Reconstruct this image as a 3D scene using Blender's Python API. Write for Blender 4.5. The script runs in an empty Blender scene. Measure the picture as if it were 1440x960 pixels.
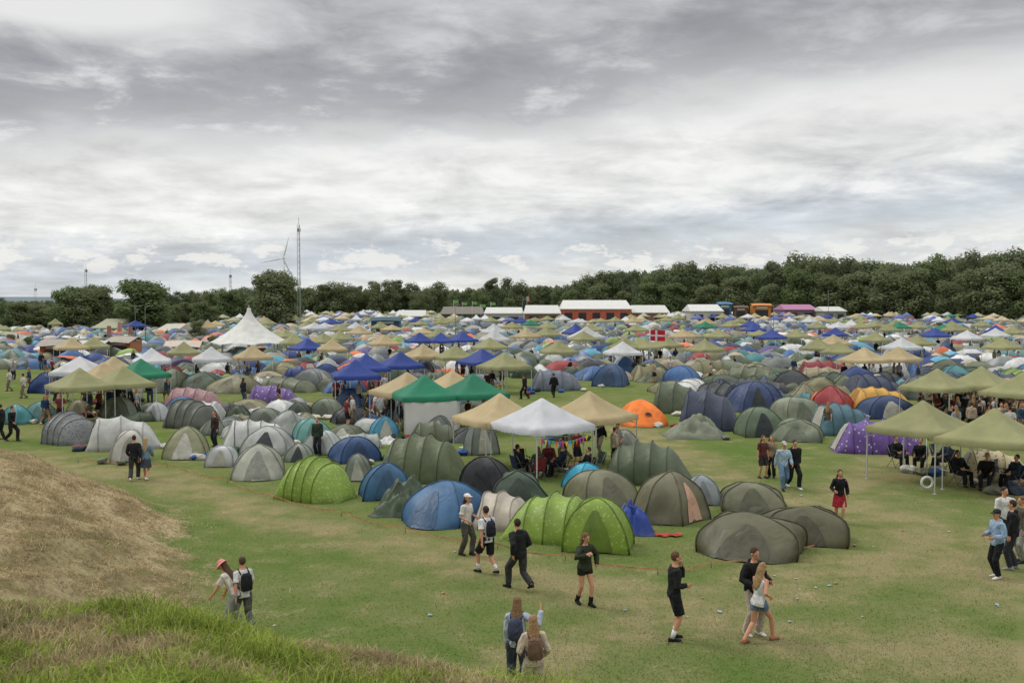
import bpy,bmesh,math,random
import numpy as np
from mathutils import Vector,Matrix,noise
random.seed(7); np.random.seed(7)
S=bpy.context.scene
COL=S.collection
V=Vector
def C(h):
    h=h.lstrip('#'); r=[int(h[i:i+2],16)/255 for i in (0,2,4)]
    return tuple((c/12.92 if c<=.04045 else ((c+.055)/1.055)**2.4) for c in r)
# ---------------------------------------------------------------- camera
CH=7.0; TH=math.atan(58/1400)
cam=bpy.data.objects.new("camera",bpy.data.cameras.new("camera")); COL.objects.link(cam)
cam.location=(0,0,CH); cam.rotation_euler=(math.pi/2-TH,0,0)
cam.data.lens=35; cam.data.sensor_width=36; cam.data.clip_end=9000; cam.data.clip_start=.1
S.camera=cam
def ray(px,py):
    u=(px-720)/1400; v=(480-py)/1400
    return V((u,math.cos(TH)+v*math.sin(TH),-math.sin(TH)+v*math.cos(TH)))
def gp(px,py,z=0.):
    d=ray(px,py); t=(z-CH)/d.z
    return V((d.x*t,d.y*t,z))
def at_y(px,py,Y):
    d=ray(px,py); t=Y/d.y
    return V((d.x*t,Y,CH+d.z*t))
# ---------------------------------------------------------------- materials
def nodes(m):
    m.use_nodes=True; nt=m.node_tree; nt.nodes.clear(); return nt
def N(nt,t,**k):
    n=nt.nodes.new(t)
    for a,b in k.items(): setattr(n,a,b)
    return n
def setin(nt,sock,v):
    if isinstance(v,bpy.types.NodeSocket): nt.links.new(v,sock)
    else: sock.default_value=v
def M(nt,op,a,b=None,c=None,clamp=False):
    n=nt.nodes.new('ShaderNodeMath'); n.operation=op; n.use_clamp=clamp
    setin(nt,n.inputs[0],a)
    if b is not None: setin(nt,n.inputs[1],b)
    if c is not None: setin(nt,n.inputs[2],c)
    return n.outputs[0]
def MR(nt,v,a,b,c,d,st=False):
    n=nt.nodes.new('ShaderNodeMapRange')
    if st: n.interpolation_type='SMOOTHSTEP'
    setin(nt,n.inputs[0],v)
    for i,x in enumerate((a,b,c,d)): n.inputs[i+1].default_value=x
    return n.outputs[0]
def MIX(nt,f,a,b,bt='MIX'):
    n=nt.nodes.new('ShaderNodeMix'); n.data_type='RGBA'; n.blend_type=bt
    setin(nt,n.inputs[0],f)
    for s,x in ((n.inputs[6],a),(n.inputs[7],b)):
        if isinstance(x,tuple): s.default_value=(x[0],x[1],x[2],1)
        else: nt.links.new(x,s)
    return n.outputs[2]
def GREY(nt,k):
    hv=N(nt,'ShaderNodeCombineXYZ')
    for i in range(3): setin(nt,hv.inputs[i],k)
    return hv.outputs[0]
def NOI(nt,vec,scale,detail=4,rough=.55,dist=0):
    n=N(nt,'ShaderNodeTexNoise'); n.inputs['Scale'].default_value=scale; n.inputs['Detail'].default_value=detail
    n.inputs['Roughness'].default_value=rough; n.inputs['Distortion'].default_value=dist
    if vec is not None: nt.links.new(vec,n.inputs['Vector'])
    return n.outputs['Fac']
MATS={}
def pmat(name,col=(.5,.5,.5),rough=.6,var=.25,scale=6,bump=.15,bscale=None,src='col',trans=0.,metal=0.,spots=None,spscale=6,spth=.25,spec=.3,mul=1.,crease=False,skirt=False):
    if name in MATS: return MATS[name]
    m=bpy.data.materials.new(name); nt=nodes(m)
    out=N(nt,'ShaderNodeOutputMaterial'); p=N(nt,'ShaderNodeBsdfPrincipled')
    tc=N(nt,'ShaderNodeTexCoord'); oi=N(nt,'ShaderNodeObjectInfo')
    vm=N(nt,'ShaderNodeVectorMath',operation='ADD'); nt.links.new(tc.outputs['Object'],vm.inputs[0])
    r=M(nt,'MULTIPLY',oi.outputs['Random'],40.); nt.links.new(r,vm.inputs[1])
    vec=vm.outputs[0]
    if src=='obj': base=oi.outputs['Color']
    elif src=='attr': base=N(nt,'ShaderNodeAttribute',attribute_name='Col').outputs['Color']
    else: base=col
    if spots:
        vo=N(nt,'ShaderNodeTexVoronoi'); vo.inputs['Scale'].default_value=spscale; nt.links.new(vec,vo.inputs['Vector'])
        f=M(nt,'LESS_THAN',vo.outputs['Distance'],spth)
        base=MIX(nt,f,base,spots)
    n=NOI(nt,vec,scale,3)
    f=MR(nt,n,.3,.7,(1-var)*mul,(1+var*.6)*mul)
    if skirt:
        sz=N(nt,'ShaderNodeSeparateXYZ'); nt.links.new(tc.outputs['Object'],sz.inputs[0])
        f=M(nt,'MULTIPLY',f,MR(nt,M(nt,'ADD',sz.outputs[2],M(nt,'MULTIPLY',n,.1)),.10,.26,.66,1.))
    colr=MIX(nt,1.,base,GREY(nt,f),'MULTIPLY')
    nt.links.new(colr,p.inputs['Base Color'])
    p.inputs['Roughness'].default_value=rough; p.inputs['Metallic'].default_value=metal
    p.inputs['Specular IOR Level'].default_value=spec
    if bump:
        b=N(nt,'ShaderNodeBump'); b.inputs['Strength'].default_value=min(1,bump*2.5); b.inputs['Distance'].default_value=.08 if crease else .06
        if crease:
            mp=N(nt,'ShaderNodeMapping'); mp.inputs['Scale'].default_value=(1,1,.45); nt.links.new(vec,mp.inputs['Vector']); bv=mp.outputs[0]
            n2=NOI(nt,bv,(bscale or scale),2,.45,.7)
            nn=M(nt,'MULTIPLY',M(nt,'ABSOLUTE',M(nt,'SUBTRACT',n2,.5)),1.6)
        else: nn=NOI(nt,vec,bscale or scale,3,.6,.6)
        nt.links.new(nn,b.inputs['Height']); nt.links.new(b.outputs[0],p.inputs['Normal'])
    sh=p.outputs[0]
    if trans:
        t=N(nt,'ShaderNodeBsdfTranslucent'); nt.links.new(colr,t.inputs['Color'])
        mx=N(nt,'ShaderNodeMixShader'); mx.inputs[0].default_value=trans
        nt.links.new(sh,mx.inputs[1]); nt.links.new(t.outputs[0],mx.inputs[2]); sh=mx.outputs[0]
    nt.links.new(sh,out.inputs[0]); MATS[name]=m; return m
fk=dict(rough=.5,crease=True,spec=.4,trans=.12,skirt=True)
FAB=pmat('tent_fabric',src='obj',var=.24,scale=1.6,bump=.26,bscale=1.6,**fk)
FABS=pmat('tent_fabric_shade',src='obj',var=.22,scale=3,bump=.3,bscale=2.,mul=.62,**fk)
FABD=pmat('tent_mesh_dark',C('#34383a'),rough=.7,var=.3,scale=3,bump=.2)
FABL=pmat('tent_panel_light',C('#a3a296'),rough=.6,var=.2,scale=3,bump=.25,crease=True)
SALM=pmat('tent_panel_salmon',C('#b8937c'),rough=.6,var=.2,scale=3,bump=.25,crease=True)
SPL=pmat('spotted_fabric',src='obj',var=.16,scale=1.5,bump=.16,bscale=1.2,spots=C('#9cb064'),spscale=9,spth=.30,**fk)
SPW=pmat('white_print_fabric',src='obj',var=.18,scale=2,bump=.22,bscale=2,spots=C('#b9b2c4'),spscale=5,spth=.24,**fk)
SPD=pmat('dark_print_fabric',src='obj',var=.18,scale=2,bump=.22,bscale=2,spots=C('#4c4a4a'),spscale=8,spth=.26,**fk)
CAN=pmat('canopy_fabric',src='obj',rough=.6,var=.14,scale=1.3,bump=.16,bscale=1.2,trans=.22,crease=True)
POLE=pmat('pole_grey',C('#6d6f6c'),rough=.4,var=.1,bump=0)
POLEW=pmat('leg_white',C('#b9bab6'),rough=.4,var=.1,bump=0,metal=.2)
STEEL=pmat('steel',C('#8a8e90'),rough=.5,var=.15,bump=0,metal=.3)
OBJM=pmat('paint',src='obj',rough=.6,var=.2,scale=3,bump=.08)
CLO=pmat('cloth',src='obj',rough=.85,var=.22,scale=7,bump=.25,bscale=10)
WH=pmat('white_plain',C('#c9c9c4'),rough=.6,var=.12,scale=1,bump=.05)
LOGO=pmat('logo_black',C('#1d1a18'),rough=.6,var=.05,bump=0)
# ---------------------------------------------------------------- mesh builder
class MB:
    def __init__(s): s.v=[]; s.f=[]; s.m=[]
    def rings(s,R,m=0,closed=True,cap0=False,cap1=False):
        b=len(s.v); n=len(R[0])
        for r in R: s.v.extend([tuple(p) for p in r])
        for i in range(len(R)-1):
            for j in range(n if closed else n-1):
                k=(j+1)%n
                s.f.append((b+i*n+j,b+i*n+k,b+(i+1)*n+k,b+(i+1)*n+j)); s.m.append(m)
        if cap0: s.f.append(tuple(b+j for j in reversed(range(n)))); s.m.append(m)
        if cap1: s.f.append(tuple(b+(len(R)-1)*n+j for j in range(n))); s.m.append(m)
        return s
    def chain(s,pts,rad,m=0,n=8,cap=True):
        pts=[V(p) for p in pts]
        if not hasattr(rad,'__len__'): rad=[rad]*len(pts)
        R=[]; ref=None
        for i,p in enumerate(pts):
            t=(pts[min(i+1,len(pts)-1)]-pts[max(i-1,0)]).normalized()
            if ref is None:
                ref=V((1,0,0)) if abs(t.x)<.8 else V((0,1,0))
            a=(ref-t*ref.dot(t)).normalized(); ref=a; b=t.cross(a)
            R.append([p+(a*math.cos(q)+b*math.sin(q))*rad[i] for q in [2*math.pi*k/n for k in range(n)]])
        return s.rings(R,m,True,cap,cap)
    def box(s,c,sz,m=0,rz=0.):
        c=V(c); R=Matrix.Rotation(rz,3,'Z'); x,y,z=[q/2 for q in sz]
        r0=[c+R@V(p) for p in ((-x,-y,-z),(x,-y,-z),(x,y,-z),(-x,y,-z))]
        r1=[p+V((0,0,2*z)) for p in r0]
        return s.rings([r0,r1],m,True,True,True)
    def ell(s,c,r,m=0,R=None,n=12,k=8):
        c=V(c); rr=[]
        for i in range(k+1):
            ph=-math.pi/2+math.pi*(i+.0)/k; ph=max(-1.5,min(1.5,ph))
            ring=[]
            for j in range(n):
                q=2*math.pi*j/n; p=V((r[0]*math.cos(ph)*math.cos(q),r[1]*math.cos(ph)*math.sin(q),r[2]*math.sin(ph)))
                ring.append(c+(R@p if R else p))
            rr.append(ring)
        return s.rings(rr,m,True,True,True)
    def quad(s,*p,m=0):
        b=len(s.v); s.v.extend([tuple(q) for q in p]); s.f.append(tuple(range(b,b+len(p)))); s.m.append(m); return s
    def mesh(s,name,mats,smooth=True):
        me=bpy.data.meshes.new(name); me.from_pydata(s.v,[],s.f)
        for m in mats: me.materials.append(m)
        me.polygons.foreach_set('material_index',s.m)
        me.polygons.foreach_set('use_smooth',[smooth]*len(s.f)); me.update(); return me
def obj(name,me,par=None,loc=None,rz=0,color=None,label=None,cat=None,group=None,kind=None,scale=None):
    o=bpy.data.objects.new(name,me); COL.objects.link(o)
    if par: o.parent=par
    if loc is not None: o.location=loc
    if rz: o.rotation_euler=(0,0,rz)
    if scale: o.scale=scale if hasattr(scale,'__len__') else (scale,)*3
    if color: o.color=(color[0],color[1],color[2],1)
    if label:
        if len(label.split())<4: label+=' at the festival camp'
        o['label']=label
    if cat: o['category']=cat
    if group: o['group']=group
    if kind: o['kind']=kind
    return o
def remesh(mb,vox,mat,sm=2,name='m'):
    me=mb.mesh(name,[mat]); o=bpy.data.objects.new('tmp',me); COL.objects.link(o)
    md=o.modifiers.new('r','REMESH'); md.mode='VOXEL'; md.voxel_size=vox
    if sm: 
        s=o.modifiers.new('s','SMOOTH'); s.iterations=sm; s.factor=.5
    dg=bpy.context.evaluated_depsgraph_get(); dg.update()
    me2=bpy.data.meshes.new_from_object(o.evaluated_get(dg))
    bpy.data.objects.remove(o); bpy.data.meshes.remove(me)
    me2.name=name; me2.materials.clear(); me2.materials.append(mat)
    me2.polygons.foreach_set('use_smooth',[True]*len(me2.polygons)); me2.polygons.foreach_set('material_index',[0]*len(me2.polygons))
    return me2
def join(lst,name):
    vs=[];fs=[];mi=[];mats=[];off=0
    for me,mat in lst:
        n=len(me.vertices); a=np.empty(n*3,dtype=np.float32); me.vertices.foreach_get('co',a); vs.append(a.reshape(-1,3))
        if mat not in mats: mats.append(mat)
        k=mats.index(mat)
        for p in me.polygons: fs.append(tuple(i+off for i in p.vertices)); mi.append(k)
        off+=n
    me=bpy.data.meshes.new(name); me.from_pydata(np.concatenate(vs).tolist(),[],fs)
    for m in mats: me.materials.append(m)
    me.polygons.foreach_set('material_index',mi); me.polygons.foreach_set('use_smooth',[True]*len(fs)); me.update()
    return me
# ---------------------------------------------------------------- people
SKIN=pmat('skin',C('#c08c70'),rough=.55,var=.08,scale=8,bump=.03)
EYE=pmat('eye_dark',C('#221a16'),rough=.3,var=.05,bump=0)
LIP=pmat('lips',C('#9a5248'),rough=.5,var=.05,bump=0)
def cm(hexc):
    return pmat('cloth_'+hexc.strip('#'),C(hexc),rough=.85,var=.3,scale=5,bump=.36,bscale=7,crease=True)
def hairm(hexc):
    return pmat('hair_'+hexc.strip('#'),C(hexc),rough=.55,var=.4,scale=26,bump=.35,bscale=40)
def ik(a,c,l1,l2,h):
    a=V(a);c=V(c); d=c-a; L=d.length
    if L>(l1+l2)*.995: c=a+d.normalized()*(l1+l2)*.995; d=c-a; L=d.length
    h=V(h); h=(h-d.normalized()*h.dot(d.normalized())).normalized()
    x=(l1*l1-l2*l2+L*L)/(2*L); y=math.sqrt(max(0,l1*l1-x*x))
    return a+d.normalized()*x+h*y, c
def person_parts(sp,vox=.009):
    g=sp.get; fem=g('fem',False)
    sw=.158 if fem else .182
    hz=g('hipz',.93); lean=g('lean',0.04); hip=V((0,0,hz)); h0=V((0,0,.93))
    Rl=Matrix.Rotation(-lean,3,'X')@Matrix.Rotation(g('side',0.),3,'Y')
    T=lambda p:hip+Rl@(V(p)-h0)
    F={-1:V(g('lf',(-.12,.05,.08))),1:V(g('rf',(.11,-.06,.08)))}
    Hd={-1:V(g('lh',(-.23,.08,.82))),1:V(g('rh',(.24,.02,.80)))}
    EH={-1:g('le',(-.35,-.8,-.3)),1:g('re',(.35,-.8,-.3))}
    leg={};arm={}
    for s in (-1,1):
        hp=hip+V((s*.09,0,-.02)); kn,an=ik(hp,F[s],.44,.43,g('kh',(s*.15,1,0)) if not g('kh') else (g('kh')[0]*s,g('kh')[1],g('kh')[2])); leg[s]=(hp,kn,an)
        sh=T((s*sw,0,1.42)); el,wr=ik(sh,Hd[s],.29,.255,EH[s]); arm[s]=(sh,el,wr)
    def ring(z,rx,ry,y=0,n=16): return [T((rx*math.cos(q),y+ry*math.sin(q),z)) for q in [2*math.pi*k/n for k in range(n)]]
    w=.125 if fem else .145; ch=.142 if fem else .165; hi=.165 if fem else .155
    def torso(mb,e,z0=.86,z1=1.52):
        prof=[(.86,hi-.01,.105),(.93,hi,.115),(1.02,w+.012,.10),(1.10,w,.095),(1.22,ch-.008,.112),(1.32,ch,.118 if fem else .12),(1.40,sw+.008,.10),(1.445,sw-.03,.08),(1.48,.085,.068),(1.52,.058,.058)]
        R=[ring(z,rx+e,ry+e) for z,rx,ry in prof if z0-.001<=z<=z1+.001]
        mb.rings(R,0,True,True,True)
    parts=[]
    b=MB(); torso(b,-.004)
    b.chain([T((0,0,1.46)),T((0,.012,1.58))],[.056,.052],n=12)
    hr=Rl@Matrix.Rotation(g('hy',0.),3,'Z')@Matrix.Rotation(-g('hp',.08),3,'X'); hc=T((0,.02,1.655))
    H=lambda p:hc+hr@V(p)
    b.ell(H((0,-.008,.015)),(.074,.094,.10),R=hr); b.ell(H((0,.022,-.045)),(.055,.066,.075),R=hr)
    b.chain([H((0,.084,.02)),H((0,.112,-.02)),H((0,.09,-.035))],[.010,.016,.01],n=6)
    for s in (-1,1): b.ell(H((s*.077,-.005,-.01)),(.012,.022,.032),R=hr,n=8,k=5)
    for s in (-1,1):
        hp,kn,an=leg[s]
        mid=hp.lerp(kn,.4); calf=kn.lerp(an,.3)
        b.chain([hp+V((0,0,.04)),mid,kn,calf,an,an-V((0,0,.03))],[.088,.076,.055,.056,.037,.038],n=12)
        fy=g('fyaw',0.); fd=V((math.sin(fy)+s*.12,math.cos(fy),-max(0,(an.z-.085))*3.2)).normalized()
        b.chain([an+V((0,0,-.02))-fd*.05,an+V((0,0,-.045))+fd*.06,an+V((0,0,-.06))+fd*.16],[.036,.036,.022],n=10)
        sh,el,wr=arm[s]
        b.chain([sh.lerp(T((0,0,1.42)),.25),sh,sh.lerp(el,.4),el,el.lerp(wr,.35),wr],[.05,.056,.048,.040,.039,.027],n=12)
        d=(wr-el).normalized(); inw=V((-s,0,0)); inw=(inw-d*inw.dot(d)).normalized(); sd=d.cross(inw)*(-s)
        if sd.y<0 and abs(d.z)>.5: sd=-sd
        R=[]
        for t,wd,th in ((-.01,.026,.022),(.03,.038,.015),(.075,.043,.014),(.09,.040,.012)):
            c=wr+d*t; R.append([c+sd*wd*math.cos(q)+inw*th*math.sin(q) for q in [2*math.pi*k/10 for k in range(10)]])
        b.rings(R,0,True,True,True)
        for i,(o,L) in enumerate(((.034,.070),(.012,.080),(-.011,.074),(-.032,.058))):
            p0=wr+d*.08+sd*o; p1=p0+(d+inw*.25)*L*.5; p2=p1+(d*.7+inw*.7)*L*.5
            b.chain([p0,p1,p2],[.0105,.010,.0085],n=6)
        p0=wr+d*.025+sd*.03; p1=p0+(d*.6+sd*.75+inw*.2)*.035; p2=p1+(d*.9+sd*.25+inw*.3)*.032
        b.chain([p0,p1,p2],[.014,.012,.010],n=6)
    parts.append(('body',remesh(b,min(vox,.008) if vox<.02 else vox,SKIN,1,'person_body'),SKIN))
    if vox<.02:
        for s in (-1,1):
            e=MB(); e.ell(H((s*.029,.084,.004)),(.012,.007,.008),R=hr,n=8,k=5); parts.append(('eye',e.mesh('eye',[EYE]),EYE))
        e=MB(); e.ell(H((0,.087,-.062)),(.022,.007,.007),R=hr,n=8,k=5); parts.append(('mouth',e.mesh('mouth',[LIP]),LIP))
    tt=g('top')
    def crump(mb,a,fr,z0=None):
        for i,v in enumerate(mb.v):
            p=V(v); nv=noise.noise_vector(V((p.x*fr,p.y*fr,p.z*fr*.7+len(mb.v)*.01)))*a
            mb.v[i]=(p.x+nv.x,p.y+nv.y,p.z+nv.z*.5)
    if tt:
        kind,colr=tt[0],tt[1]; m=cm(colr); e=.036 if kind in('hoodie','jacket') else .02
        t=MB(); torso(t,e,g('hem',.86),1.48 if kind!='tank' else 1.445)
        if kind in('hoodie','jacket'): t.ell(T((0,-.07,1.47)),(.11,.07,.07),n=10,k=6)
        for s in (-1,1):
            sh,el,wr=arm[s]
            if kind=='tank': continue
            pts=[sh.lerp(T((0,0,1.42)),.3),sh,sh.lerp(el,.5)]; rd=[.062+e*.5,.062+e*.6,.054+e*.75]
            if kind=='tee': pts.append(sh.lerp(el,.78)); rd.append(.056+e*.9)
            else: pts+= [el,el.lerp(wr,.5),wr-(wr-el).normalized()*.01]; rd+= [.049+e*.8,.046+e*.75,.034+e*.6]
            t.chain(pts,rd,n=12)
        crump(t,.026,9.)
        parts.append(('hoodie' if kind=='hoodie' else 'jacket' if kind=='jacket' else 'shirt',remesh(t,max(vox,.011),m,1,'top'),m))
    bt=g('bot')
    if bt:
        kind,colr=bt; m=cm(colr); t=MB(); torso(t,.014,.86,1.02)
        if kind=='skirt':
            R=[]
            for z,rx,ry in ((1.03,w+.02,.115),(.93,hi+.022,.13),(.75,hi+.05,.17),(.55,hi+.075,.20)):
                R.append([V((rx*math.cos(q)*(1+.03*math.sin(7*q)),ry*math.sin(q)*(1+.04*math.sin(7*q)),z-.93+hz)) for q in [2*math.pi*k/28 for k in range(28)]])
            t.rings(R,0,True,True,True)
        else:
            for s in (-1,1):
                hp,kn,an=leg[s]; mid=hp.lerp(kn,.45)
                if kind=='pants': t.chain([hp+V((0,0,.05)),mid,kn,kn.lerp(an,.5),an-V((0,0,-.01))],[.106,.102,.086,.080,.074],n=12)
                elif kind=='shorts': t.chain([hp+V((0,0,.05)),mid,hp.lerp(kn,.88)],[.106,.106,.104],n=12)
                else: t.chain([hp+V((0,0,.05)),hp.lerp(kn,.35)],[.102,.10],n=12)
            crump(t,.024,8.)
        parts.append(('skirt' if kind=='skirt' else 'trousers' if kind=='pants' else 'shorts',remesh(t,max(vox,.011),m,1,'bottom'),m))
    sc=g('shoe','#2a2a2a'); m=cm(sc); so=g('sock')
    for s in (-1,1):
        hp,kn,an=leg[s]; fy=g('fyaw',0.); fd=V((math.sin(fy)+s*.12,math.cos(fy),-max(0,(an.z-.085))*3.2)).normalized()
        sd=fd.cross(V((0,0,1))).normalized(); up=sd.cross(fd)
        t=MB(); R=[]
        for q0,wd,ht in ((-.085,.025,.05),(-.07,.038,.085),(-.0,.042,.095),(.06,.047,.075),(.13,.05,.055),(.17,.042,.045),(.19,.02,.03)):
            c=an-up*.08+fd*q0+up*ht/2
            R.append([c+sd*wd*math.cos(q)+up*(ht/2)*(abs(math.sin(q))**.6)*(1 if math.sin(q)>0 else -1) for q in [2*math.pi*k/12 for k in range(12)]])
        t.rings(R,0,True,True,True)
        if g('boot'): t.chain([an-V((0,0,.02)),an.lerp(kn,.38)],[.052,.062],n=10)
        parts.append(('shoe',remesh(t,max(vox,.011),m,1,'shoe'),m))
        if so:
            m2=cm(so); t=MB(); t.chain([an-V((0,0,.01)),an.lerp(kn,.18),an.lerp(kn,.36)],[.045,.047,.056],n=10); parts.append(('sock',t.mesh('sock',[m2]),m2))
    hr_=g('hair')
    if hr_:
        kind,colr=hr_; m=hairm(colr); t=MB()
        t.ell(H((0,-.026,.03)),(.084,.098,.104),R=hr)
        if kind=='long':
            t.ell(H((0,-.05,-.04)),(.088,.075,.12),R=hr)
            R=[]
            for z,rx,ry,y in ((1.62,.085,.07,-.04),(1.52,.10,.06,-.06),(1.42,.11,.045,-.10),(1.30,.095,.035,-.125),(1.20,.05,.02,-.125)):
                R.append([T((rx*math.cos(q)*(1+.06*math.sin(5*q+z*9)),y+ry*math.sin(q),z)) for q in [2*math.pi*k/16 for k in range(16)]])
            t.rings(R,0,True,True,True)
        if kind=='bun': t.ell(H((0,-.09,.09)),(.04,.04,.04),R=hr)
        parts.append(('hair',remesh(t,max(vox,.012),m,1,'hair'),m))
    if g('hat'):
        m=cm(g('hat')); t=MB(); t.ell(H((0,-.02,.07)),(.093,.108,.075),R=hr)
        if g('hatkind')=='bucket':
            R=[[H((r*math.cos(q),-.01+r*1.1*math.sin(q),z)) for q in [2*math.pi*k/16 for k in range(16)]] for r,z in ((.09,.06),(.15,.02),(.15,.01),(.08,.03))]
            t.rings(R,0,True,True,True)
        else:
            R=[[H((wx*math.cos(q),y+.0*math.sin(q),.055+.01*math.sin(q))) for q in [2*math.pi*k/8 for k in range(8)]] for wx,y in ((.075,.05),(.07,.12),(.035,.165))]
            t.rings(R,0,True,True,True)
        parts.append(('hat',remesh(t,max(vox,.008),m,0,'hat'),m))
    return parts,T
def person(px,py,yaw,label,h=1.72,**sp):
    p=gp(px,py); parts,T=person_parts(sp)
    k=h/1.78
    root=obj('person',parts[0][1],None,p,math.radians(yaw),scale=k,label=label,cat='person',group='festival guests on the grass')
    for nm,me,m in parts[1:]: obj(nm,me,root)
    if sp.get('bag'):
        bm_=cm(sp['bag']); b=MB()
        R=[]
        for z,rx,ry in ((1.02,.11,.05),(1.05,.14,.075),(1.2,.145,.085),(1.36,.13,.07),(1.42,.08,.04)):
            R.append([T((rx*math.cos(q),-.19+ry*math.sin(q),z)) for q in [2*math.pi*j/14 for j in range(14)]])
        b.rings(R,0,True,True,True)
        bo=obj('backpack',b.mesh('backpack',[bm_]),None,p,math.radians(yaw),scale=k,label='backpack worn on a festival guest\'s back',cat='backpack',group='backpacks')
        for s in (-1,1):
            c=MB(); c.chain([T((s*.10,-.13,1.40)),T((s*.11,0,1.50)),T((s*.11,.14,1.38)),T((s*.13,.12,1.2)),T((s*.14,-.1,1.08))],.018,n=6)
            obj('strap',c.mesh('strap',[bm_]),bo)
    return root
W=dict(lf=(-.09,.24,.08),rf=(.1,-.28,.13),hipz=.89,lh=(-.25,-.12,.86),rh=(.23,.25,.95),lean=.07)
W2=dict(lf=(-.1,-.26,.13),rf=(.09,.24,.08),hipz=.89,lh=(-.24,.22,.93),rh=(.25,-.12,.86),lean=.07)
person(333,890,75,'woman in pink sun hat and pale top bending forward',1.62,fem=True,lean=.5,top=('tee','#cfc6bb'),bot=('pants','#8c8d8c'),hair=('long','#5c4434'),hat='#d48a80',hatkind='bucket',lh=(-.2,.6,.75),rh=(.2,.45,.75),shoe='#ddd8d0',hp=.3)
person(343,888,40,'person in white shirt wearing a black backpack',1.64,fem=True,top=('tee','#d0cecb'),bot=('pants','#55575a'),hair=('short','#5a4232'),bag='#1d1f22',**W)
person(656,780,-125,'woman in white top, olive cargo trousers and white cap',1.7,fem=True,top=('tee','#cfcbc6'),bot=('pants','#4c4b44'),hair=('long','#3a2c24'),hat='#d8d4cf',lh=(-.2,.2,1.1),rh=(.22,.22,1.05),lf=(-.09,.12,.08),rf=(.09,-.14,.08),hp=-.1)
person(685,806,38,'man in white tee and black shorts walking with backpack',1.78,top=('tee','#d2d2d2'),bot=('shorts','#1b1c20'),hair=('short','#3b2b20'),sock='#d8d8d8',shoe='#222222',bag='#20242c',**W)
person(730,829,35,'man in black hoodie and grey trousers walking away',1.8,top=('hoodie','#1c1d1f'),bot=('pants','#3b3c3a'),hair=('short','#33261d'),shoe='#1b1b1b',lean=.1,lf=(-.09,.32,.08),rf=(.1,-.36,.2),hipz=.86,lh=(-.24,-.1,.9),rh=(.24,.2,.98))
person(822,850,-150,'woman in dark green jacket, black skirt and tall boots',1.68,fem=True,top=('jacket','#2c3423'),bot=('hot','#1a1a1a'),hair=('long','#7a5a3e'),shoe='#1a1a1a',boot=True,lh=(-.24,.16,1.0),rh=(.10,.24,1.3),le=(-.8,-.5,0),re=(.9,-.4,-.2),lf=(-.07,.16,.08),rf=(.1,-.18,.1),hp=.3,hy=.3)
person(947,899,-80,'man in black shirt and shorts with hand at mouth',1.84,top=('long','#191a1c'),bot=('shorts','#16171a'),hair=('short','#6b4b33'),sock='#dcdcdc',shoe='#1e1e1e',lh=(-.06,.17,1.47),rh=(.14,.22,1.12),le=(-.5,.1,-.8),lf=(-.1,.05,.08),rf=(.1,-.06,.08))
person(1058,892,-150,'man in black hoodie and pale trousers beside a woman',1.86,top=('hoodie','#17181a'),bot=('pants','#b5a898'),hair=('short','#4a3426'),shoe='#d9d6d0',lh=(-.2,.28,1.12),rh=(.24,.25,1.1),hp=.3)
person(1066,902,-55,'blonde woman in white tank top and denim shorts striding',1.7,fem=True,lean=.14,top=('tank','#d6d6d4'),bot=('hot','#5f7890'),hair=('long','#a98a5c'),shoe='#a06a50',lf=(-.1,-.32,.1),rf=(.1,.36,.08),hipz=.86,lh=(-.15,.35,1.15),rh=(.2,.15,1.0),hp=.35)
person(727,972,-10,'woman in pale blue top with one arm raised',1.72,fem=True,top=('long','#a9b4bf'),bot=('pants','#3b4454'),hair=('long','#8a6a48'),rh=(.42,.15,1.5),re=(.6,-.2,-.5),bag='#3d4358')
person(750,1000,10,'woman with long blond hair in a beige top',1.66,fem=True,top=('long','#c2b29d'),bot=('pants','#b9ad9c'),hair=('long','#a8845a'),lh=(-.22,.2,1.05),rh=(.24,.15,1.0),bag='#6b5542')
person(189,675,10,'man in black top and dark trousers walking away',1.8,top=('long','#1b1d20'),bot=('pants','#3a3c40'),hair=('short','#3a2a20'),shoe='#d9d9d9',**W2)
person(205,674,5,'woman in denim jacket walking beside a man',1.68,fem=True,top=('jacket','#6c8295'),bot=('skirt','#3a4250'),hair=('long','#b7986a'),shoe='#ddd8d0',**W)
person(1180,735,175,'woman in black top and long red skirt',1.7,fem=True,top=('long','#16161a'),bot=('skirt','#9c2330'),hair=('long','#4a3222'),shoe='#1a1a1a',lh=(-.24,.12,.95),rh=(.2,.2,1.1),lf=(-.06,.12,.08),rf=(.08,-.14,.08))
person(1072,672,200,'woman in dark red top standing on grass',1.7,fem=True,top=('tee','#5b3330'),bot=('shorts','#2f2c2c'),hair=('long','#6d4b33'))
person(1085,671,150,'woman in brown top standing in a group',1.66,fem=True,top=('long','#8b7a66'),bot=('pants','#1d1f24'),hair=('long','#9a7a52'))
person(1101,688,185,'man in light blue shirt and blue jeans walking',1.84,top=('long','#9db4c6'),bot=('pants','#5d7690'),hair=('short','#54402e'),hat='#c8c4bd',**W2)
person(1116,686,190,'man in black clothes walking on grass',1.86,top=('hoodie','#15171b'),bot=('pants','#17191e'),hair=('short','#2e2119'),shoe='#d8d8d8',**W)
person(1402,812,100,'person in light blue hoodie and black jeans standing',1.74,top=('hoodie','#8ea6bf'),bot=('pants','#141519'),hair=('short','#6a4a30'),hat='#23262b',shoe='#ddd8d2',lh=(-.2,.25,1.1),rh=(.2,.25,1.1))
person(1424,800,60,'person in black jacket standing in a group',1.82,top=('jacket','#15171a'),bot=('pants','#2b2d33'),hair=('short','#3a2a20'),shoe='#999999')
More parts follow.
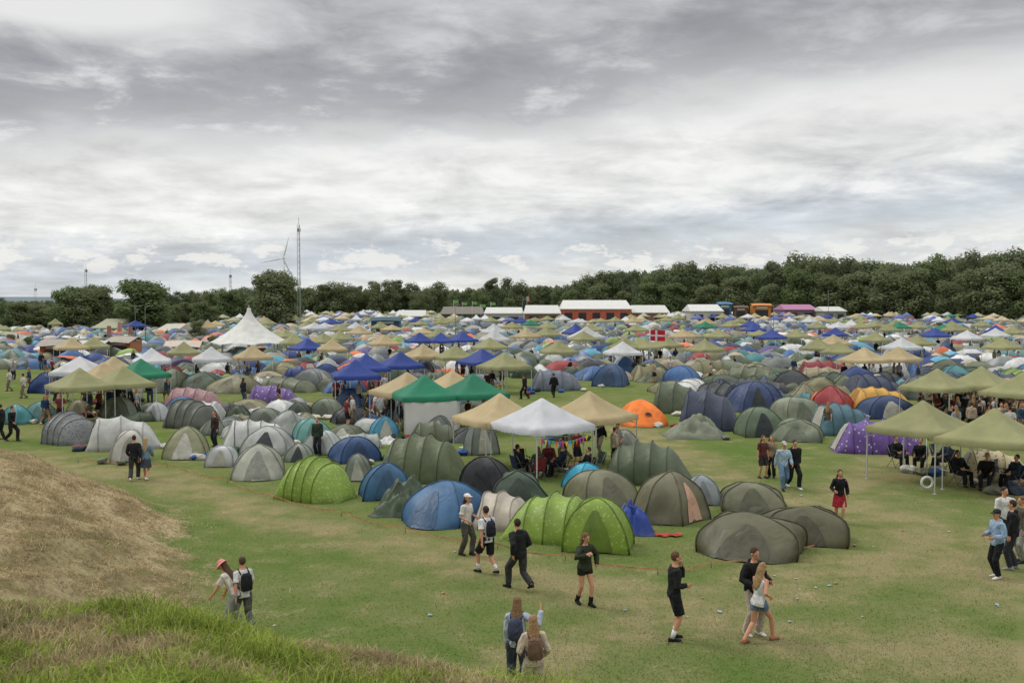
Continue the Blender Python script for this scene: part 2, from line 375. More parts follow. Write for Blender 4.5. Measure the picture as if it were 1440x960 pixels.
person(1409,776,200,'man in white tee standing in a group',1.84,top=('tee','#d4d4d2'),bot=('pants','#26282d'),hair=('short','#33251b'),lh=(-.3,.1,1.2),le=(-1,-.3,-.2))
person(1437,790,95,'person in khaki jacket at the group\'s edge',1.78,top=('jacket','#5a5646'),bot=('pants','#8d8a80'),hair=('short','#7a5a3e'))
person(303,628,150,'person in dark top among the tents',1.74,fem=True,top=('long','#3a2b2a'),bot=('pants','#23252b'),hair=('long','#6d4b33'))
person(447,640,170,'person in dark green jacket among the tents',1.74,top=('jacket','#2c3a30'),bot=('pants','#23252b'),hair=('short','#6d4b33'))
person(738,561,60,'person in black clothes crossing the grass',1.8,top=('hoodie','#121315'),bot=('pants','#17181c'),hair=('short','#2a1d16'),**W)
person(779,559,20,'person in black clothes walking away',1.8,top=('hoodie','#141417'),bot=('pants','#17181c'),hair=('short','#2a1d16'),**W2)
person(17,620,-100,'person in black clothes near the camp edge',1.8,top=('long','#17191c'),bot=('pants','#1c1e23'),hair=('short','#3a2a20'),**W)
person(2,618,80,'person in dark jacket near the camp edge',1.8,top=('jacket','#1f2227'),bot=('pants','#26282e'),hair=('short','#3a2a20'))
TPL=[]
tops=['#17181b','#1f2733','#bfbfbc','#2c3428','#6f3030','#8f99a6','#111215','#5d564a','#a99884','#24405c']
for i in range(10):
    fem=i%2==1
    sp=dict(fem=fem,top=(random.choice(['tee','long','hoodie']),tops[i]),bot=(random.choice(['pants','pants','shorts']),random.choice(['#17191e','#2b3038','#4d5a6a','#7a6f5e'])),
        hair=('long' if fem else 'short',random.choice(['#3a2a20','#6d4b33','#9a7a52','#241a14'])),shoe=random.choice(['#222222','#d0d0d0']))
    if i%3==0: sp.update(W)
    if i%3==1: sp.update(lh=(-.2,.25,1.1))
    if i%5==2: sp.update(W2)
    pp,_=person_parts(sp,.028)
    TPL.append(join([(me,m) for _,me,m in pp],'person_small'))
SIT=[]
for i in range(4):
    sp=dict(fem=i%2==1,hipz=.48,lf=(-.13,.5,.08),rf=(.15,.46,.08),lh=(-.2,.32,.66),rh=(.2,.3,.68),lean=-.12,kh=(.1,.4,1),top=('hoodie',['#17181b','#6a3230','#26303c','#3c4438'][i]),bot=('pants',['#1b1d22','#3a4250','#1f2024','#4a4438'][i]),hair=('long' if i%2 else 'short',['#33251b','#8a6a48','#241a14','#6d4b33'][i]))
    pp,_=person_parts(sp,.016); SIT.append(join([(me,m) for _,me,m in pp],'person_seated'))
# ---------------------------------------------------------------- tents
def crinkle(p,seed,amp,fine):
    nv=noise.noise_vector(V((p.x*1.0+seed*7,p.y*1.0-seed*3,p.z*1.3)))*amp*2
    q=abs(noise.noise(V((p.x*2.2+seed,p.y*2.2,p.z*1.1+seed*2))))
    r=V((p.x,p.y,p.z*.8))
    if r.length>0: r.normalize()
    nv+=r*fine*(q-.16)*1.0
    return V((nv.x,nv.y,nv.z*min(1,p.z*2)))
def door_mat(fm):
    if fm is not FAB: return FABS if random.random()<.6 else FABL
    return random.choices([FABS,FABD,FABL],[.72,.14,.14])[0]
def tunnel(L,Wd,H,nh=4,sag=.07,nose=.8,fm=FAB,front=.55,amp=.03,fine=.045,seed=0,hi=1,dm=None,polem=None,tail=.82,head=1.):
    hx=[-L/2+front+(L-front-nose)*i/(nh-1) for i in range(nh)]
    hh=[(1+.07*math.sin(math.pi*i/(nh-1)))*(1-(1-tail)*(i/(nh-1))**2)*(1-(1-head)*(1-i/(nh-1))**2) for i in range(nh)]
    st=[]
    for t in (1.,.9,.7,.45,.2): st.append((hx[0]-front*t,1-.25*t*t,max(.04,1-t**1.7)*hh[0]))
    for i in range(nh):
        st.append((hx[i],1,hh[i]))
        if i<nh-1:
            for t in (.1,.25,.4,.5,.6,.75,.9):
                s=1-sag*(4*t*(1-t))**.8; st.append((hx[i]+(hx[i+1]-hx[i])*t,1-(1-s)*.6,(hh[i]*(1-t)+hh[i+1]*t)*s))
    for t in (.2,.4,.6,.8,.93,1.): st.append((hx[-1]+nose*t,1-.5*t**1.7,max(.03,(1-t**1.5))*hh[-1]))
    n=int(22*hi)
    def pt(x,w,h,q,e=0):
        cs=math.cos(q); sn=max(0,math.sin(q))
        y=(Wd/2*w+e)*(abs(cs)**.9)*(1 if cs>0 else -1); z=(H*h+e)*sn**1.0
        p=V((x,y,z)); p+=crinkle(p,seed,amp,fine); p.z=max(0,p.z); return p
    def sect(x,w,h,e=0): return [pt(x,w,h,math.pi*k/n,e) for k in range(n+1)]
    fly=MB(); fly.rings([sect(*s) for s in st],0,closed=False)
    fly.quad(*sect(*st[0])); fly.quad(*sect(*st[-1]))
    parts=[('rain_fly',fly.mesh('tunnel_fly',[fm]))]
    d=MB(); R=[]
    for i,s in enumerate(st[:5]):
        wq=.62-.09*i
        R.append([pt(s[0]-.012,s[1],s[2],math.pi/2+wq*u,.015) for u in (-1,-.6,-.2,.2,.6,1)])
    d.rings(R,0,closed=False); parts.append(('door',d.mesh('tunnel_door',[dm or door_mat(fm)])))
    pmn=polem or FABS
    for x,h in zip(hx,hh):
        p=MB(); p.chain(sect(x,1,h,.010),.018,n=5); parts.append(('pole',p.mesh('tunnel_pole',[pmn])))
    return parts
def dome(a,b,H,n=4,porch=0.,amp=.03,fm=FAB,seed=0,bow=.13,door2=None,pw=None,ridge=0.,hi=1,fine=.04,poles=True):
    if pw is None: pw=random.uniform(.9,1.25)
    skx=random.uniform(-.14,.14); sky_=random.uniform(-.10,.10)
    def P(s,u,ph,e=0):
        q0=(s-.5)*2*math.pi/n-math.pi/2; q1=(s+.5)*2*math.pi/n-math.pi/2; k=1/math.cos(math.pi/n)
        x=(math.cos(q0)*(1-u)+math.cos(q1)*u)*k; y=(math.sin(q0)*(1-u)+math.sin(q1)*u)*k
        sn=math.sin(ph); bb=1-bow*4*u*(1-u)*(.25+1.9*sn*(1-sn)*2)
        bb*=1+.012*math.sin(u*34)*(1-sn)**2
        r=math.cos(ph)**pw
        z=H*sn
        X=x*bb*r*a/2+ridge*max(-1,min(1,x*1.3))*sn*.9+skx*a*sn*.5; Y=y*bb*r*b/2+sky_*b*sn*.5
        if porch and s==0: Y-=porch*(math.sin(math.pi*u)**.8)*(1-sn)**.9
        sc=1+e/max(.3,math.hypot(X,Y,z)); p=V((X*sc,Y*sc,z*sc)); p+=crinkle(p,seed,amp,fine)
        p.z=max(.04*math.sin(math.pi*u)*(ph<.01),p.z); return p
    fly=MB(); ns=int((10 if n==4 else 7)*hi); nr=int(14*hi)
    R=[[P(s,j/ns,math.radians(88.5)*i/nr) for s in range(n) for j in range(ns)] for i in range(nr+1)]
    fly.rings(R,0,True,False,True)
    parts=[('rain_fly',fly.mesh('dome_fly',[fm]))]
    d=MB(); R=[]
    for i in range(7):
        ph=math.radians(2+52*i/6); wd=.25*(1-(i/6)**2*.75)
        R.append([P(0,.5+wd*t,ph,.02) for t in (-1,-.5,0,.5,1)])
    d.rings(R,0,closed=False); parts.append(('door',d.mesh('dome_door',[door2 or door_mat(fm)])))
    if poles:
        for s in range(n//2):
            pts=[P(s,0,math.radians(88)*i/9,.012) for i in range(10)]+[P((s+n//2)%n,0,math.radians(88)*i/9,.012) for i in range(8,-1,-1)]
            p=MB(); p.chain(pts,.018,n=5); parts.append(('pole',p.mesh('dome_pole',[FABS])))
    return parts
def heap(a,b,H,seed,fm=FAB):
    """collapsed tent: a draped, folded pile of cloth"""
    m=MB(); R=[]; n=26
    for i in range(n+1):
        row=[]
        for j in range(n+1):
            u=i/n*2-1; v=j/n*2-1; r=min(1,max(abs(u),abs(v))*.55+math.hypot(u,v)*.45)
            base=(1-r**1.6)*(.55+.5*noise.noise(V((u*1.6+seed,v*1.6,1)))+.35*(1-abs(noise.noise(V((u*3+seed,v*2.4,4))))*2.4))
            z=max(.015,H*base)
            row.append(V((u*a/2*(1+.16*noise.noise(V((v*3,seed,2)))),v*b/2*(1+.16*noise.noise(V((u*3,seed,5)))),z)))
        R.append(row)
    m.rings(R,0,closed=False); parts=[('rain_fly',m.mesh('heap_fly',[fm]))]
    p=MB(); p.chain([V((-a*.4,-b*.25,.05)),V((-a*.1,-b*.05,H*.75)),V((a*.3,b*.1,H*.5)),V((a*.5,b*.2,.03))],.015,n=5); parts.append(('pole',p.mesh('heap_pole',[POLE])))
    return parts
OCC=[]
def put_tent(parts,loc,rz,color,label,group='tents in the front camp'):
    root=obj('tent',None,None,loc,rz,label=label,cat='tent',group=group)
    for nm,me in parts: obj(nm,me,root,color=color)
    return root
def T_(kind,x0,x1,top,base,hexc,label,yaw=0,**k):
    cx=(x0+x1)/2; f=gp(cx,base); Y=f.y
    wm=(x1-x0)/1400*Y; a=math.radians(yaw); col=C(hexc); sd=random.random()*50; hs=k.pop('hs',1.)
    if kind=='t':
        Wd=k.pop('Wd',min(2.3,wm*.62))
        Yc=Y+(Wd*abs(math.cos(a))+wm*.5*abs(math.sin(a)))/2; wm=(x1-x0)/1400*Yc
        L=max(Wd*.9,(wm-Wd*abs(math.sin(a))*.7)/max(.4,abs(math.cos(a))))
        H=(CH-((top-422)/1400*Yc))*hs; H=max(.8,min(2.2,H))
        k.setdefault('nose',min(1.1,L*.25)); k.setdefault('front',min(.8,L*.18))
        parts=tunnel(L,Wd,H,seed=sd,**k); rad=max(L,Wd)/2
        p=V((f.x*Yc/Y,Yc,0))
    else:
        d=wm*k.pop('dr',.8); Yc=Y+d/2; wm=(x1-x0)/1400*Yc
        H=(CH-((top-422)/1400*Yc))*hs; H=max(.5,min(2.1,H))
        if kind=='h': parts=heap(wm,d,H*1.1,sd)
        else: parts=dome(wm*.93,d*.95,H,seed=sd,**k)
        rad=wm/2; p=V((f.x*Yc/Y,Yc,0))
        if kind=='d': a+=random.choice([0,0,.35,-.35])
    OCC.append((p.x,p.y,rad*.8))
    return put_tent(parts,p,a,col,label)
LIME='#7f9a3a'
T_('t',120,230,586,635,'#b4b5af','pale grey tunnel tent with dark doorway',20,nh=3,dm=FABD)
T_('d',155,207,605,651,'#c3c1b6','small cream dome tent at the camp edge',0,amp=.05)
T_('d',231,293,601,645,'#8b8c6c','khaki dome tent at the camp edge',10,porch=.5)
T_('t',312,414,590,634,'#bdbeb9','white tunnel tent with dark stripes',12,nh=4,polem=FABD)
T_('d',290,334,626,657,'#c5c8ca','small white pop-up tent on grass',0,pw=.75)
T_('d',325,402,626,674,'#9b9d8f','grey beige dome tent beside a lime tunnel tent',-8,porch=.6,pw=1.2)
T_('t',385,507,637,709,LIME,'lime green spotted tunnel tent with four hoops',-26,fm=SPL,nh=4,Wd=2.2,front=.7,nose=.8,sag=.10,hs=.95,head=.85,amp=.015,fine=.02)
T_('d',505,577,652,704,'#3a6384','blue dome tent between two green tents',15)
T_('h',524,614,668,728,'#46563f','collapsed dark green tent with sagging fabric',0)
T_('d',575,680,678,739,'#3c668c','blue dome tent at the tape line',-10,porch=.8,pw=1.25,ridge=.15)
T_('t',530,664,604,682,'#5b6647','large olive green tunnel tent with hoops',-12,nh=4,Wd=2.6,sag=.09,hs=.95,head=.85,amp=.02,fine=.025)
T_('d',466,532,614,651,'#33507a','dark blue dome tent',10)
T_('d',645,722,644,700,'#2a2c2f','charcoal black dome tent',5,amp=.04)
T_('d',687,770,663,707,'#475546','dark green low dome tent',-15,amp=.07,fine=.08,pw=1.3)
T_('t',672,744,694,747,'#b9b0a0','cream tent with pink pattern and open front',-15,nh=3,Wd=1.9,amp=.05,dm=SALM)
T_('t',702,850,688,768,LIME,'large lime green spotted tunnel tent with hoops',-18,fm=SPL,nh=3,Wd=2.4,front=.8,nose=.7,sag=.10,tail=.95,head=.85,hs=.92,amp=.015,fine=.02)
T_('d',792,892,702,779,LIME,'lime green spotted end dome of a tunnel tent',-12,fm=SPL,amp=.02,fine=.02,pw=1.0,dr=.75,bow=.08,door2=FABS)
T_('d',800,890,661,714,'#75745a','khaki dome tent behind a lime tunnel tent',5,porch=.4,ridge=.2,pw=1.15)
T_('h',850,920,700,754,'#2c489a','crumpled bright blue tent heap on the grass',0)
T_('d',884,1002,665,738,'#6d6a52','olive geodesic tent with salmon coloured panel',25,n=6,door2=SALM,amp=.04,pw=1.05)
T_('d',960,1013,668,711,'#9ca3a5','grey white dome tent',0)
T_('t',845,980,613,685,'#4f5b41','large dark olive tunnel tent with hoops',-12,nh=4,Wd=2.6,sag=.09,hs=.92,head=.85,nose=1.,amp=.02,fine=.025)
T_('d',982,1132,716,784,'#5c5a42','low dark olive tent slumped at the camp corner',-4,amp=.06,fine=.06,porch=.7,pw=1.35,ridge=.4,door2=FABS,hs=.86,dr=.6)
T_('d',1012,1107,680,724,'#6f7058','khaki low dome tent',-10,amp=.06,fine=.06,ridge=.2,pw=1.3)
T_('d',1066,1190,706,769,'#5c5a42','low olive tent joined at the camp corner',-12,amp=.06,fine=.06,pw=1.3,ridge=.4,door2=FABS,hs=.86,dr=.65)
T_('d',795,853,652,690,'#3ba1bd','bright cyan dome tent',25,pw=1.2)
T_('d',655,700,589,640,'#78807a','grey green dome tent beside a canopy',0)
T_('d',598,641,585,617,'#6c756e','grey dome tent',15,pw=1.2)
T_('d',567,607,578,606,'#32539a','blue dome tent near a green canopy',0,pw=1.3)
T_('d',520,560,586,617,'#4f8fa8','cyan dome tent among green tents',0)
T_('d',486,524,640,677,'#7f867b','small grey green dome tent',0)
ot=T_('d',868,938,561,599,'#ec7a1a','bright orange pointed tent with small black logo',0,porch=.9,pw=1.7,ridge=.1,door2=FAB,amp=.02,fine=.02,poles=False)
fl=[c for c in ot.children if c.name.startswith('rain_fly')][0].data
zm=max(v.co.z for v in fl.vertices); bv=min((v for v in fl.vertices if .38*zm<v.co.z<.6*zm),key=lambda v:v.co.y+abs(v.co.x-.25)*1.5)
nr_=bv.normal.copy(); nr_=nr_ if nr_.y<0 else -nr_; u_=V((1,0,0)); u_=(u_-nr_*u_.dot(nr_)).normalized(); w_=nr_.cross(u_); w_=w_ if w_.z>0 else -w_
q=MB(); c0=bv.co+nr_*.07; q.quad(*[c0+u_*.2*math.cos(t)+w_*.18*math.sin(t) for t in [math.pi*i/10 for i in range(11)]]); q.quad(c0+u_*-.2+w_*-.05,c0+u_*.2+w_*-.05,c0+u_*.2+w_*-.09,c0+u_*-.2+w_*-.09); obj('logo',q.mesh('logo',[LOGO],False),ot)
T_('h',934,1020,583,618,'#767c68','sagging olive grey tent',0)
T_('t',950,1046,548,607,'#3a4356','dark navy tunnel tent',-20,nh=3,Wd=2.6)
T_('d',1036,1097,573,615,'#62705a','olive green dome tent',10,pw=1.2,ridge=.2)
T_('d',1080,1160,591,622,'#717a64','low olive tent with sagging fly',0,amp=.1,fine=.1,pw=1.3)
T_('d',1088,1152,559,593,'#848b77','grey green dome tent',0,ridge=.2)
T_('t',1138,1232,568,613,'#4a6c76','teal blue tunnel tent',10,nh=4)
T_('t',1170,1300,586,640,'#65488c','purple tunnel tent with white floral print',-8,fm=SPW,nh=4,Wd=2.3,sag=.12,amp=.05,head=.85)
T_('t',1190,1284,545,577,'#c8983c','yellow orange tunnel tent',5,nh=4)
T_('d',1209,1289,557,590,'#2f4368','navy blue dome tent',0)
T_('t',914,992,537,583,'#5c6650','olive tunnel tent',-20,nh=3)
T_('d',1018,1102,537,581,'#35456b','navy dome tent',0,n=6)
T_('t',744,822,520,550,'#69707a','grey tunnel tent',10,nh=4)
T_('d',834,882,512,544,'#3d5678','blue dome tent',0)
T_('t',232,314,563,604,'#54594f','dark grey tunnel tent with hoops',-20,nh=4,Wd=2.5)
T_('t',66,137,581,627,'#7d8080','grey white printed tunnel tent at the camp edge',-30,nh=4,fm=SPD,Wd=2.4)
T_('d',4,42,570,597,'#5a9a9f','cyan dome tent',0)
T_('d',36,80,566,594,'#6a9894','pale teal dome tent',0,pw=1.2)
T_('t',348,424,541,574,'#6a4f8c','purple tunnel tent with white floral print',0,fm=SPW,nh=3)
T_('t',234,314,545,575,'#a07a7c','pink printed tunnel tent',0,fm=SPD,nh=4)
T_('t',1348,1450,634,680,'#bcae88','cream printed tunnel tent with dark spots',-10,fm=SPD,nh=4)
T_('d',412,470,588,622,'#6d9f97','teal dome tent with white stripe',0)
T_('d',428,482,606,640,'#b4bab6','white and teal dome tent',10)
T_('d',340,412,600,640,'#a3a6a0','light grey dome tent',0,porch=.4,pw=1.2)
T_('d',318,350,570,592,'#56604e','dark green dome tent',0,pw=1.2); T_('d',350,400,574,600,'#74796c','grey olive dome tent',10,ridge=.2)
T_('d',404,440,566,590,'#505a4e','olive dome tent',0,pw=1.2); T_('d',440,482,560,588,'#77806f','grey green dome tent',0)
T_('d',470,512,546,572,'#3c5678','blue dome tent',0); T_('d',512,552,548,574,'#37557e','blue grey dome tent',0); T_('d',205,238,566,592,'#a9adad','pale grey dome tent',0)
T_('d',145,190,558,588,'#78806c','olive grey dome tent',0); T_('d',96,130,562,584,'#8a8468','khaki dome tent',0,pw=1.2)
T_('d',476,520,622,648,'#6d7a5e','dark olive dome tent',0,pw=1.2); T_('d',400,440,624,650,'#8d9488','pale grey dome tent',0,pw=1.3); T_('d',280,318,590,612,'#7c8274','grey olive low dome tent',0,pw=1.3)
T_('d',770,812,592,622,'#5f6a58','dark green dome tent behind a canopy',0,pw=1.2); T_('d',860,900,604,632,'#8a8d80','grey dome tent beside a canopy',0,pw=1.2)
# ---------------------------------------------------------------- gazebos
def canopy_mesh(w,h,conc=.3,val=.24,e0=2.08,fm=CAN):
    m=MB(); R=[]; hw=w/2
    def sq(s,z,bow=0,n=6):
        r=[]
        c=[(-1,-1),(1,-1),(1,1),(-1,1)]
        for i in range(4):
            a=c[i];b=c[(i+1)%4]
            for j in range(n):
                t=j/n; f=1-bow*4*t*(1-t)
                r.append(V(((a[0]*(1-t)+b[0]*t)*s*f,(a[1]*(1-t)+b[1]*t)*s*f,z-(.05*4*t*(1-t) if s>hw*.6 else 0))))
        return r
    lo=sq(hw,e0-val)
    for i,p in enumerate(lo): p.z+=.035*(i%2)
    R=[lo,sq(hw*1.005,e0)]
    for k in range(1,8):
        t=k/7; R.append(sq(hw*(1-t)+.03*t,e0+h*(t-(conc*t*(1-t))),bow=.07*math.sin(math.pi*t)))
    m.rings(R,0,True,False,True)
    return m.mesh('canopy',[fm])
def leg_mesh(x,y,z=2.08):
    m=MB(); m.box((x,y,z/2),(.04,.04,z)); m.box((x,y,.01),(.12,.12,.02)); return m.mesh('leg',[POLEW],False)
def frame_mesh(w):
    m=MB(); hw=w/2-.06
    for a,b in (((-hw,-hw),(hw,-hw)),((hw,-hw),(hw,hw)),((hw,hw),(-hw,hw)),((-hw,hw),(-hw,-hw))):
        a=V((*a,0));b=V((*b,0)); mid=(a+b)/2
        for p,q in ((a,mid),(mid,b)):
            m.chain([p+V((0,0,2.0)),q+V((0,0,1.72))],.012,n=4); m.chain([p+V((0,0,1.72)),q+V((0,0,2.0))],.012,n=4)
    m.chain([V((0,0,1.9)),V((0,0,2.9))],.015,n=4)
    return m.mesh('frame',[POLEW],False)
GCACHE={}
def gz_parts(w,conc,h):
    k=(w,conc,h)
    if k not in GCACHE:
        hw=w/2-.05
        GCACHE[k]=[('canopy',canopy_mesh(w,h,conc))]+[('leg',leg_mesh(x,y)) for x in(-hw,hw) for y in(-hw,hw)]+[('frame',frame_mesh(w))]
    return GCACHE[k]
GZ=[]
def gazebo(loc,rz,col,label,w=3.,conc=.35,h=1.02,parts=True,group='pop-up canopies in the camp',sc=None):
    P=gz_parts(w,conc,h); jf=random.uniform(.9,1.05); col=tuple(c*jf for c in col)
    if parts:
        r=obj('canopy_tent',None,None,loc,rz,label=label,cat='canopy tent',group=group)
        for nm,me in P: obj(nm,me,r,color=col)
    else:
        k=('j',w,conc,h)
        if k not in GCACHE: GCACHE[k]=join([(me,me.materials[0]) for nm,me in P],'canopy_small')
        r=obj('canopy_tent',GCACHE[k],None,loc,rz,color=col,label=label,cat='canopy tent',group=group,scale=sc)
    GZ.append((loc[0],loc[1])); OCC.append((loc[0],loc[1],w*.5)); return r
def G_(px,peak,hexc,label,rz=20,w=3.,conc=.35,h=1.02,parts=True):
    Y=1400*(CH-2.08-h)/(peak-422); p=at_y(px,peak,Y)
    return gazebo(V((p.x,p.y,0)),math.radians(rz),C(hexc),label,w,conc,h,parts)
OL='#949468'; TAN='#b8a67e'; BLU='#2f4590'; WHT='#c8c9ca'; GRN='#237c5c'
g0=G_(762,560,'#d2d4d8','white canopy with bunting over camp chairs',38,3.0,.2)
G_(703,553,TAN,'tan canopy beside a white canopy',30,3.0,.45)
G_(829,550,TAN,'tan canopy beside a white canopy',48,3.0,.45)
gg=G_(597,527,GRN,'green canopy with white side walls',20,3.0)
G_(665,525,GRN,'green canopy with people beneath',25,3.0)
G_(572,523,TAN,'tan canopy behind a green canopy',40,3.0); G_(636,521,TAN,'tan canopy behind green canopies',35,3.0)
gb=G_(1298,563,OL,'pale olive canopy with ring on its leg',42,3.1,.45)
gb2=G_(1398,574,OL,'pale olive canopy at the grass edge',50,3.2,.45)
G_(1318,518,OL,'pale olive canopy over a crowd',40,3.0,.4); G_(1380,515,OL,'pale olive canopy over a crowd',44,3.0,.4); G_(1438,524,OL,'pale olive canopy over a crowd',38,3.2,.4)
G_(1215,488,TAN,'tan canopy over a crowd',40,3.2,.4); G_(1263,487,TAN,'tan canopy over a crowd',44,3.0,.4)
G_(112,517,OL,'olive canopy at the camp edge',42,3,.4); G_(173,514,OL,'olive canopy at the camp edge',38,3,.4); G_(145,509,TAN,'tan canopy at the camp edge',40,3,.4)
G_(160,501,TAN,'tan canopy at the camp edge',40); G_(198,504,GRN,'green canopy at the camp edge',40); G_(112,501,WHT,'white canopy with flat peaks',0,3,.1)
for px,pk,c in ((515,497,BLU),(563,494,BLU),(500,505,BLU),(432,475,BLU),(590,467,BLU),(620,467,BLU),(650,466,BLU),(678,490,BLU),(1085,463,BLU),(1175,460,BLU),(1315,461,BLU),
    (709,495,OL),(640,485,OL),(935,472,OL),(905,474,OL),(880,474,OL),(1410,474,OL),(820,465,OL),(865,445,OL),(690,445,OL),(770,452,OL),(720,452,OL),(297,487,WHT),(213,489,WHT),(1150,452,OL),(1210,452,OL),(1250,455,OL),(1290,452,OL),(1340,455,OL),(1380,450,OL),(1360,464,WHT),(1400,461,WHT),
    (467,476,TAN),(355,485,TAN),(1172,470,TAN),(1150,475,OL),(1265,452,GRN),(585,445,BLU),(535,452,OL),(480,455,OL),(1165,441,BLU),(895,455,OL),(830,455,OL),
    (615,462,OL),(740,462,TAN),(1010,462,OL),(1060,455,BLU),(960,462,TAN),(1120,462,OL),(540,470,TAN),(455,468,OL),(1230,466,OL),(1290,470,OL),(1425,458,OL),(400,462,OL),(430,452,OL),(1340,446,BLU),(1210,442,OL),(1110,445,WHT),(1040,446,OL)):
    nm={BLU:'blue',OL:'pale olive',TAN:'tan',GRN:'green',WHT:'white'}.get(c,'red')
    G_(px,pk,c,nm+' pop-up canopy among crowded tents',random.uniform(10,60),3.0,.35,parts=pk>485)
m=MB()
R=[[V((-1.42+2.84*i/12,-1.47+.03*math.sin(i*2.1),z)) for i in range(13)] for z in (.05,.7,1.4,1.95)]
m.rings(R,0,closed=False); m.rings([[V((1.47+.03*math.sin(i*2.1),-1.42+2.84*i/12,z)) for i in range(13)] for z in (.05,.7,1.4,1.95)],0,closed=False)
obj('side_wall',m.mesh('side_wall',[WH]),gg)
gl=g0.location.copy(); gr=g0.rotation_euler.z
RG=Matrix.Rotation(gr,3,'Z')
bu=MB(); pts=[gl+RG@V((-1.4+2.8*t,-1.5,1.78-.25*math.sin(math.pi*t))) for t in [i/16 for i in range(17)]]
bu.chain(pts,.008,n=4)
bo=obj('bunting',bu.mesh('bunting_string',[POLEW]),label='string of colourful pennants hanging from a white canopy',cat='bunting')
PC=['#d43a8a','#e8c62a','#3aa0d8','#4ab04a','#e0602a','#8a4ac8']
for i in range(14):
    a=pts[i+1]; d=(pts[i+2]-pts[i+1]).normalized()
    q=MB(); q.quad(a-d*.08,a+d*.08,a+V((0,0,-.22))); obj('pennant',q.mesh('pennant',[pmat('pennant_paint',src='obj',bump=0,var=.05)],False),bo,color=C(PC[i%6]))
def chair(loc,rz,hexc):
    r=obj('camping_chair',None,None,loc,rz,label='dark folding camping chair on the grass',cat='chair',group='camping chairs')
    m=MB(); R=[[V((x,y,.43-.05*math.cos(x*5)-.02*(y<0))) for x in (-.24,-.12,0,.12,.24)] for y in (-.2,0,.22)]; m.rings(R,0,closed=False); obj('seat',m.mesh('seat',[CLO]),r,color=C(hexc))
    m=MB(); R=[[V((x,-.2-.14*t-.03*math.cos(x*6),.42+.48*t)) for x in (-.24,-.12,0,.12,.24)] for t in (0,.5,1)]; m.rings(R,0,closed=False); obj('backrest',m.mesh('backrest',[CLO]),r,color=C(hexc))
    for sx in (-1,1):
        for a,b in (((sx*.27,-.28,.9),(sx*.25,.24,.0)),((sx*.27,.24,.6),(sx*.25,-.3,0))):
            m=MB(); m.chain([V(a),V(b)],.013,n=5); obj('leg',m.mesh('leg',[POLE]),r)
        m=MB(); m.box((sx*.28,.0,.61),(.05,.5,.02)); obj('armrest',m.mesh('armrest',[FABD]),r)
for i,(dx,dy,a) in enumerate(((-.9,-.4,-60),(.3,.5,180),(.8,-.3,80),(-.2,-1.0,20),(1.7,-1.2,100),(-.8,.9,200),(2.2,.2,120))):
    p=gl+V((dx,dy,0)); az=math.radians(a); chair(p,az,random.choice(['#1c2026','#2a3b2c','#23304c','#7a2a2a']))
    if i<5:
        obj('person',SIT[i%4],None,p+V((0,0,0)),az,label='seated guest in dark clothes on a camping chair',cat='person',group='seated guests')
for gq in (gb2,gb):
    for i,(dx,dy,a) in enumerate(((.2,.9,150),(1.1,.6,100),(-.5,1.6,200),(1.4,1.9,220))):
        p=gq.location+V((dx,dy,0)); az=math.radians(a)
        if gq is gb: p+=V((.6,1.2,0))
        chair(p,az,random.choice(['#1c2026','#2a3b2c','#23304c','#30343a']))
        if i<3: obj('person',SIT[(i*2)%4],None,p,az,label='seated guest in dark clothes on a camping chair',cat='person',group='seated guests')
p=gp(1301,690); m=MB(); R=[]
for i in range(25):
    q=2*math.pi*i/24; c=V((.2*math.cos(q),0,.2*math.sin(q))); d=c.normalized()
    R.append([c+(d*math.cos(t)+V((0,1,0))*math.sin(t))*.05 for t in [2*math.pi*j/8 for j in range(8)]])
m.rings(R); lo=obj('lifebuoy',m.mesh('lifebuoy',[WH]),None,p+V((0,-.15,.34)),label='white lifebuoy ring hung on a canopy leg',cat='lifebuoy')
m=MB(); m.chain([V((0,0,.2)),V((0,.1,1.6))],.01,n=5); obj('cord',m.mesh('cord',[POLEW]),lo)
# ---------------------------------------------------------------- mid tents (individual)
MIDT=[]
for i in range(20):
    if i%5 in (1,3): ps=tunnel(random.uniform(3.0,4.6),random.uniform(1.9,2.5),random.uniform(1.1,1.6),nh=3+i%2,sag=.11,amp=random.choice([.04,.08]),seed=i*2.3,hi=.7,front=random.choice([.3,.6,.9]),tail=random.uniform(.6,1),head=random.uniform(.8,1))
    elif i in (7,14): ps=heap(2.8,2.3,1.1,i*3.)
    else: ps=dome(random.uniform(2.3,3.5),random.uniform(1.9,2.9),random.uniform(.95,1.5),n=6 if i%8==5 else 4,porch=random.choice([0,.5,.9]),amp=random.choice([.04,.08,.14]),fine=random.choice([.04,.1]),seed=i*3,hi=.7,ridge=random.choice([0,.15,.4]),pw=random.uniform(.9,1.5))
    MIDT.append(join([(me,me.materials[0]) for nm,me in ps],'tent_small'))
PAL=[('olive','#5f664f',10),('dark green','#46543f',8),('grey','#757b78',9),('light grey','#9fa39d',8),('navy','#3a445a',8),('blue','#3f6494',8),('teal','#478285',4),('khaki','#858160',8),('white','#cbccc8',8),('beige','#a89b7e',5),('orange','#d46a30',3),('red','#96383a',2.6),('purple','#5b4e80',1.8),('cyan','#5ba0b6',3),('lime','#86a04e',1.8),('dark blue','#2c4278',5),('charcoal','#3d4042',5)]
PW=[p[2] for p in PAL]
def inpoly(x,y,P):
    c=False; j=len(P)-1
    for i in range(len(P)):
        if (P[i][1]>y)!=(P[j][1]>y) and x<(P[j][0]-P[i][0])*(y-P[i][1])/(P[j][1]-P[i][1])+P[i][0]: c=not c
        j=i
    return c
PA=[(60,546),(700,546),(700,605),(600,605),(560,590),(555,552),(430,552),(60,552)]
PC2=[(90,575),(560,575),(700,600),(700,640),(640,620),(520,632),(440,632),(330,615),(240,600),(140,588)]
